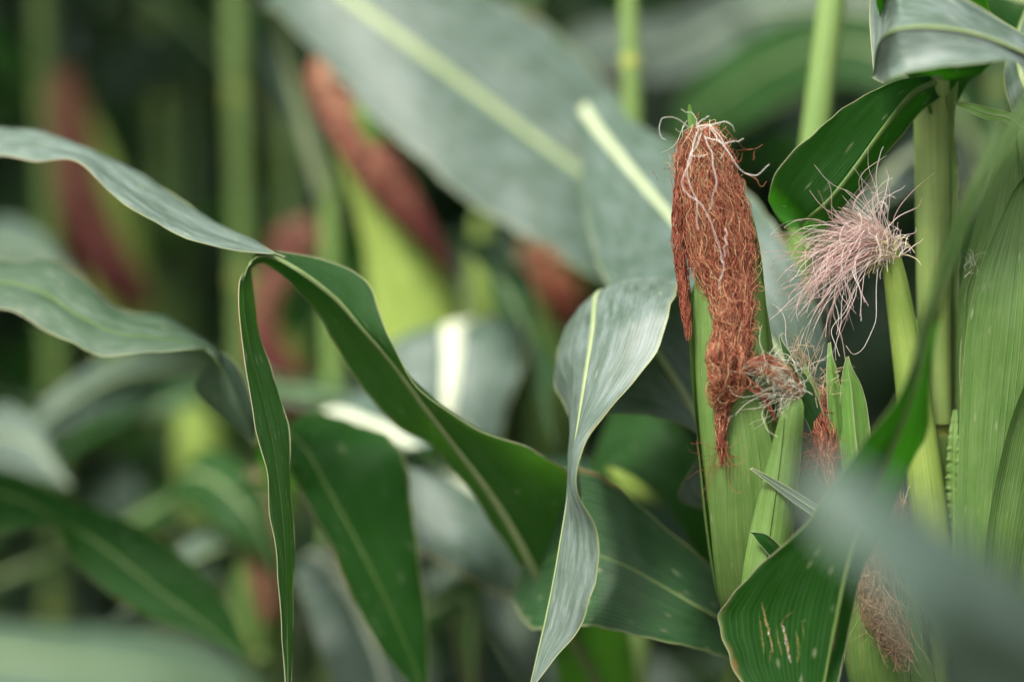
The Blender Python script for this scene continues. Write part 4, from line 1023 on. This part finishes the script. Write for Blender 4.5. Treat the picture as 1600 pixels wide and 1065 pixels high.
leaf(Lq, [(447, 1100, 2.45), (600, 1000, 1.95, 620, 960, 0, 590, 1060, 0), (720, 930, 1.88, 740, 900, 0, 715, 960, 0), (735, 990, 1.87, 752, 985, 0, 712, 990, 0), (735, 1100, 1.87)], M_LEAF, nv=40, seed=22, margin=0.0006, margin_tint=0.9)
leaf(Lq, [(447, 940, 2.45), (437, 780, 2.0, 452, 780, 0, 420, 782, 0), (434, 685, 1.74, 480, 652, .02, 404, 705, 0), (472, 695, 1.65, 562, 664, .03, 436, 706, -.01),
         (517, 772, 1.64, 622, 698, .0, 470, 770, .0), (560, 850, 1.64, 646, 795, .0, 510, 840, 0), (600, 930, 1.64, 655, 880, 0, 548, 930, 0), (640, 1020, 1.645, 668, 980, 0, 600, 1020, 0), (668, 1100, 1.65)],
     M_DEEP, rib=0.0015, ripple=0.0012, wl=0.08, bulge=0.10, nv=90, nu=9, margin=0.0003, ribtint=0.06, margin_tint=0.4, seed=38)
back_ear(Lq, atL, [(410, 1000, 2.0, 30), (408, 920, 1.99, 36), (406, 850, 1.99, 32), (402, 790, 1.99, 20), (400, 750, 1.99, 6)], [(400, 742, 1.98, 10), (403, 770, 1.975, 24), (408, 830, 1.97, 30), (414, 900, 1.97, 26), (420, 970, 1.97, 14)], M_TAN, 56, silk_n=260)
back_ear(Lq, atL, [(318, 800, 2.3, 30), (312, 720, 2.3, 36), (306, 650, 2.3, 30), (300, 590, 2.3, 8)], None, None, 57, pale=True)
rsL = np.random.default_rng(53)
field_leaves(Lq, atL, [0.3, 0.5, 0.7, 1.6, 1.8], 2.2, rsL)

# plant behind the sharp stalks on the right: pale blades between them
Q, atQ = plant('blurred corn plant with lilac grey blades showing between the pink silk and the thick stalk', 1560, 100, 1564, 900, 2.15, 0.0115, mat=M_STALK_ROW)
leaf(Q, [(1560, 420, 2.15), (1500, 270, 2.05, 1520, 230, .01, 1480, 310, 0), (1430, 240, 1.98, 1450, 190, .02, 1410, 300, -.02), (1350, 320, 1.94, 1400, 270, .02, 1310, 370, -.02), (1290, 430, 1.93, 1340, 400, .02, 1250, 470, -.01), (1250, 560, 1.95)], M_BLOOM_SHEEN, rib=0.004, nv=50,
     ribtint=0.8, seed=31)
leaf(Q, [(1560, 330, 2.15), (1480, 150, 2.15, 1500, 100, .01, 1470, 200, 0), (1330, 70, 2.2, 1340, 20, .02, 1320, 130, -.02), (1190, 110, 2.25, 1180, 50, .03, 1190, 180, -.01), (1090, 190, 2.3, 1070, 150, .02, 1110, 230, 0), (1030, 290, 2.34)], M_LEAF, nv=50, seed=32)
leaf(Q, [(1558, 250, 2.15), (1400, 40, 2.3, 1410, -10, .01, 1390, 90, 0), (1200, 10, 2.4, 1200, -40, .03, 1200, 60, 0), (1050, 75, 2.45, 1040, 30, .03, 1050, 120, 0), (930, 85, 2.5, 920, 40, .02, 930, 120, 0), (820, 130, 2.55)], M_BLOOM_SHEEN, nv=50, seed=33, ribtint=0.7)
field_leaves(Q, atQ, [0.3, 0.6, 0.9, 1.7, 1.9], 0.7, np.random.default_rng(61), calm=True)
# leafy plants at the left, behind the two long leaves
U, atU = plant('blurred leafy corn plant behind the two long leaves at the left edge', -110, 300, -112, 900, 2.25, 0.0110, mat=M_STALK_ROW)
leaf(U, [(-111, 900, 2.25), (-40, 700, 2.12, -30, 660, .02, -50, 750, 0), (40, 690, 2.0, 45, 650, .03, 30, 740, 0), (110, 760, 1.95)], M_BLOOM_SHEEN, nv=40, seed=34, ribtint=0.7)
leaf(U, [(-111, 950, 2.25), (230, 800, 2.1, 250, 770, .02, 215, 840, 0), (300, 740, 2.0, 325, 700, .03, 280, 790, 0), (380, 790, 1.95, 410, 760, .02, 350, 830, 0), (440, 900, 1.95)], M_LEAF, nv=40, seed=35)
leaf(U, [(-110, 520, 2.25), (-40, 400, 2.2, -30, 360, .02, -50, 450, 0), (40, 390, 2.15, 45, 350, .02, 40, 440, 0), (130, 450, 2.1)], M_DUST_SHEEN, nv=40, seed=36)
field_leaves(U, atU, [0.3, 0.5, 0.7, 0.85, 1.0, 1.35, 1.6, 1.8], 2.4, np.random.default_rng(62))
V, atV = plant('blurred leafy corn plant behind the folded tip of the arching leaf', 600, 500, 604, 900, 2.5, 0.0110, mat=M_STALK_ROW)
field_leaves(V, atV, [0.3, 0.5, 0.7, 0.85, 1.0, 1.5, 1.65, 1.8], 0.9, np.random.default_rng(63))

# two more stalks that read as pale soft bars
N1, atN1 = plant('blurred corn plant seen as a straight pale stalk left of the arching leaf', 250, 0, 255, 480, 2.75, 0.0145)
field_leaves(N1, atN1, [0.3, 0.6, 0.9, 1.15, 1.45, 1.7], 0.9, np.random.default_rng(54))
N2, atN2 = plant('blurred corn plant seen as a narrow stalk under the arch tip beside the red silk', 512, 400, 508, 700, 2.5, 0.0120, mat=M_STALK_ROW)
field_leaves(N2, atN2, [0.3, 0.6, 0.9, 1.2, 1.5, 1.75], 0.3, np.random.default_rng(55))
leaf(V, [(604, 1000, 2.5), (520, 890, 2.2, 540, 850, .02, 500, 930, 0), (390, 850, 2.0, 400, 810, .03, 375, 895, 0), (270, 890, 1.95, 275, 860, .02, 265, 920, 0), (170, 980, 1.95)], M_DUST_SHEEN, nv=40, seed=39)
leaf(Lq, [(447, 860, 2.45), (350, 620, 2.25, 370, 580, .02, 335, 655, 0), (220, 580, 2.1, 225, 545, .03, 215, 630, 0), (90, 640, 2.05, 90, 610, .02, 85, 675, 0), (0, 740, 2.05)], M_DUST_SHEEN, nv=40, seed=40)
leaf(V, [(602, 1050, 2.5), (680, 900, 2.2, 720, 860, .02, 650, 930, 0), (770, 900, 2.0, 800, 870, .03, 740, 950, 0), (820, 990, 1.95, 850, 980, .02, 790, 1010, 0), (840, 1090, 1.95)], M_BLOOM_SHEEN, nv=40, seed=41)

# ================================================================== the rows behind
protos = []
for k in range(5):
    rs = np.random.default_rng(200 + k)
    root = thing('corn_plant', 'out-of-focus corn plant in the dense rows behind and beside the ears', 'corn plant', (0, 0, 0), 'corn plants in the rows behind')
    H_ = rs.uniform(2.1, 2.4)
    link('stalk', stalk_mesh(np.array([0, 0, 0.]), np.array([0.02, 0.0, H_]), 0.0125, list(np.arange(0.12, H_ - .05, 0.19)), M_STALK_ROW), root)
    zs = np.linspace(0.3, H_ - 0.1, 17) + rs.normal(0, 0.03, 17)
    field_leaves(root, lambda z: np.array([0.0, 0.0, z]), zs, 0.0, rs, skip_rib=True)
    if k % 2 == 0:
        zc = rs.uniform(1.0, 1.25)
        cc = np.array([[0.02 + 0.035 * q, -0.015 * q, zc + 0.24 * q] for q in np.linspace(0, 1, 9)])
        rr = np.array([.012, .018, .022, .024, .024, .022, .018, .012, .003])
        link('ear', tube_mesh('ear', catmull(cc, 24), catmull(rr[:, None], 24)[:, 0], catmull(rr[:, None], 24)[:, 0], RT, M_HUSK_PALE, nu=12), root)
        eo = root.children[-1]
        link('silk', tube_mesh('silk', catmull(cc[5:] + np.array([.004, -.006, .004]), 24), np.array([.008, .016, .02, .016, .004]).repeat(5)[:24], .014, RT, M_MAROON, nu=10, tint=np.linspace(.2, .7, 24),
                               lump=lambda a, b: 1 + .15 * rs.standard_normal((a, b))), eo)
    protos.append(root)

def copy_plant(src, loc, rz, sc):
    r = src.copy()
    COL.objects.link(r)
    r.location = loc
    r.rotation_euler = (0, 0, rz)
    r.scale = (sc, sc, sc)
    for ch in src.children:
        c = ch.copy()
        COL.objects.link(c)
        c.parent = r
        for g_ in ch.children:
            d_ = g_.copy()
            COL.objects.link(d_)
            d_.parent = c
    return r

rsr = np.random.default_rng(77)
used = set()
rows = [2.1, 2.85, 3.3, 3.8, 4.4, 5.05, 5.8, 6.6]
for y in rows:
    half = y * 0.213 + (0.75 if y < 5 else 0.5)
    x = -half + rsr.uniform(0, 0.1)
    while x < half:
        if y < 2.5 and abs(x) < 0.85:
            x += 0.1
            continue
        k = int(rsr.integers(len(protos)))
        loc = (x + rsr.normal(0, 0.02), y + rsr.normal(0, 0.05), 0)
        rz, sc = rsr.uniform(0, 6.28), rsr.uniform(0.92, 1.08)
        if k not in used:
            used.add(k)
            protos[k].location = loc
            protos[k].rotation_euler = (0, 0, rz)
            protos[k].scale = (sc, sc, sc)
        else:
            copy_plant(protos[k], loc, rz, sc)
        x += rsr.uniform(0.15, 0.22)
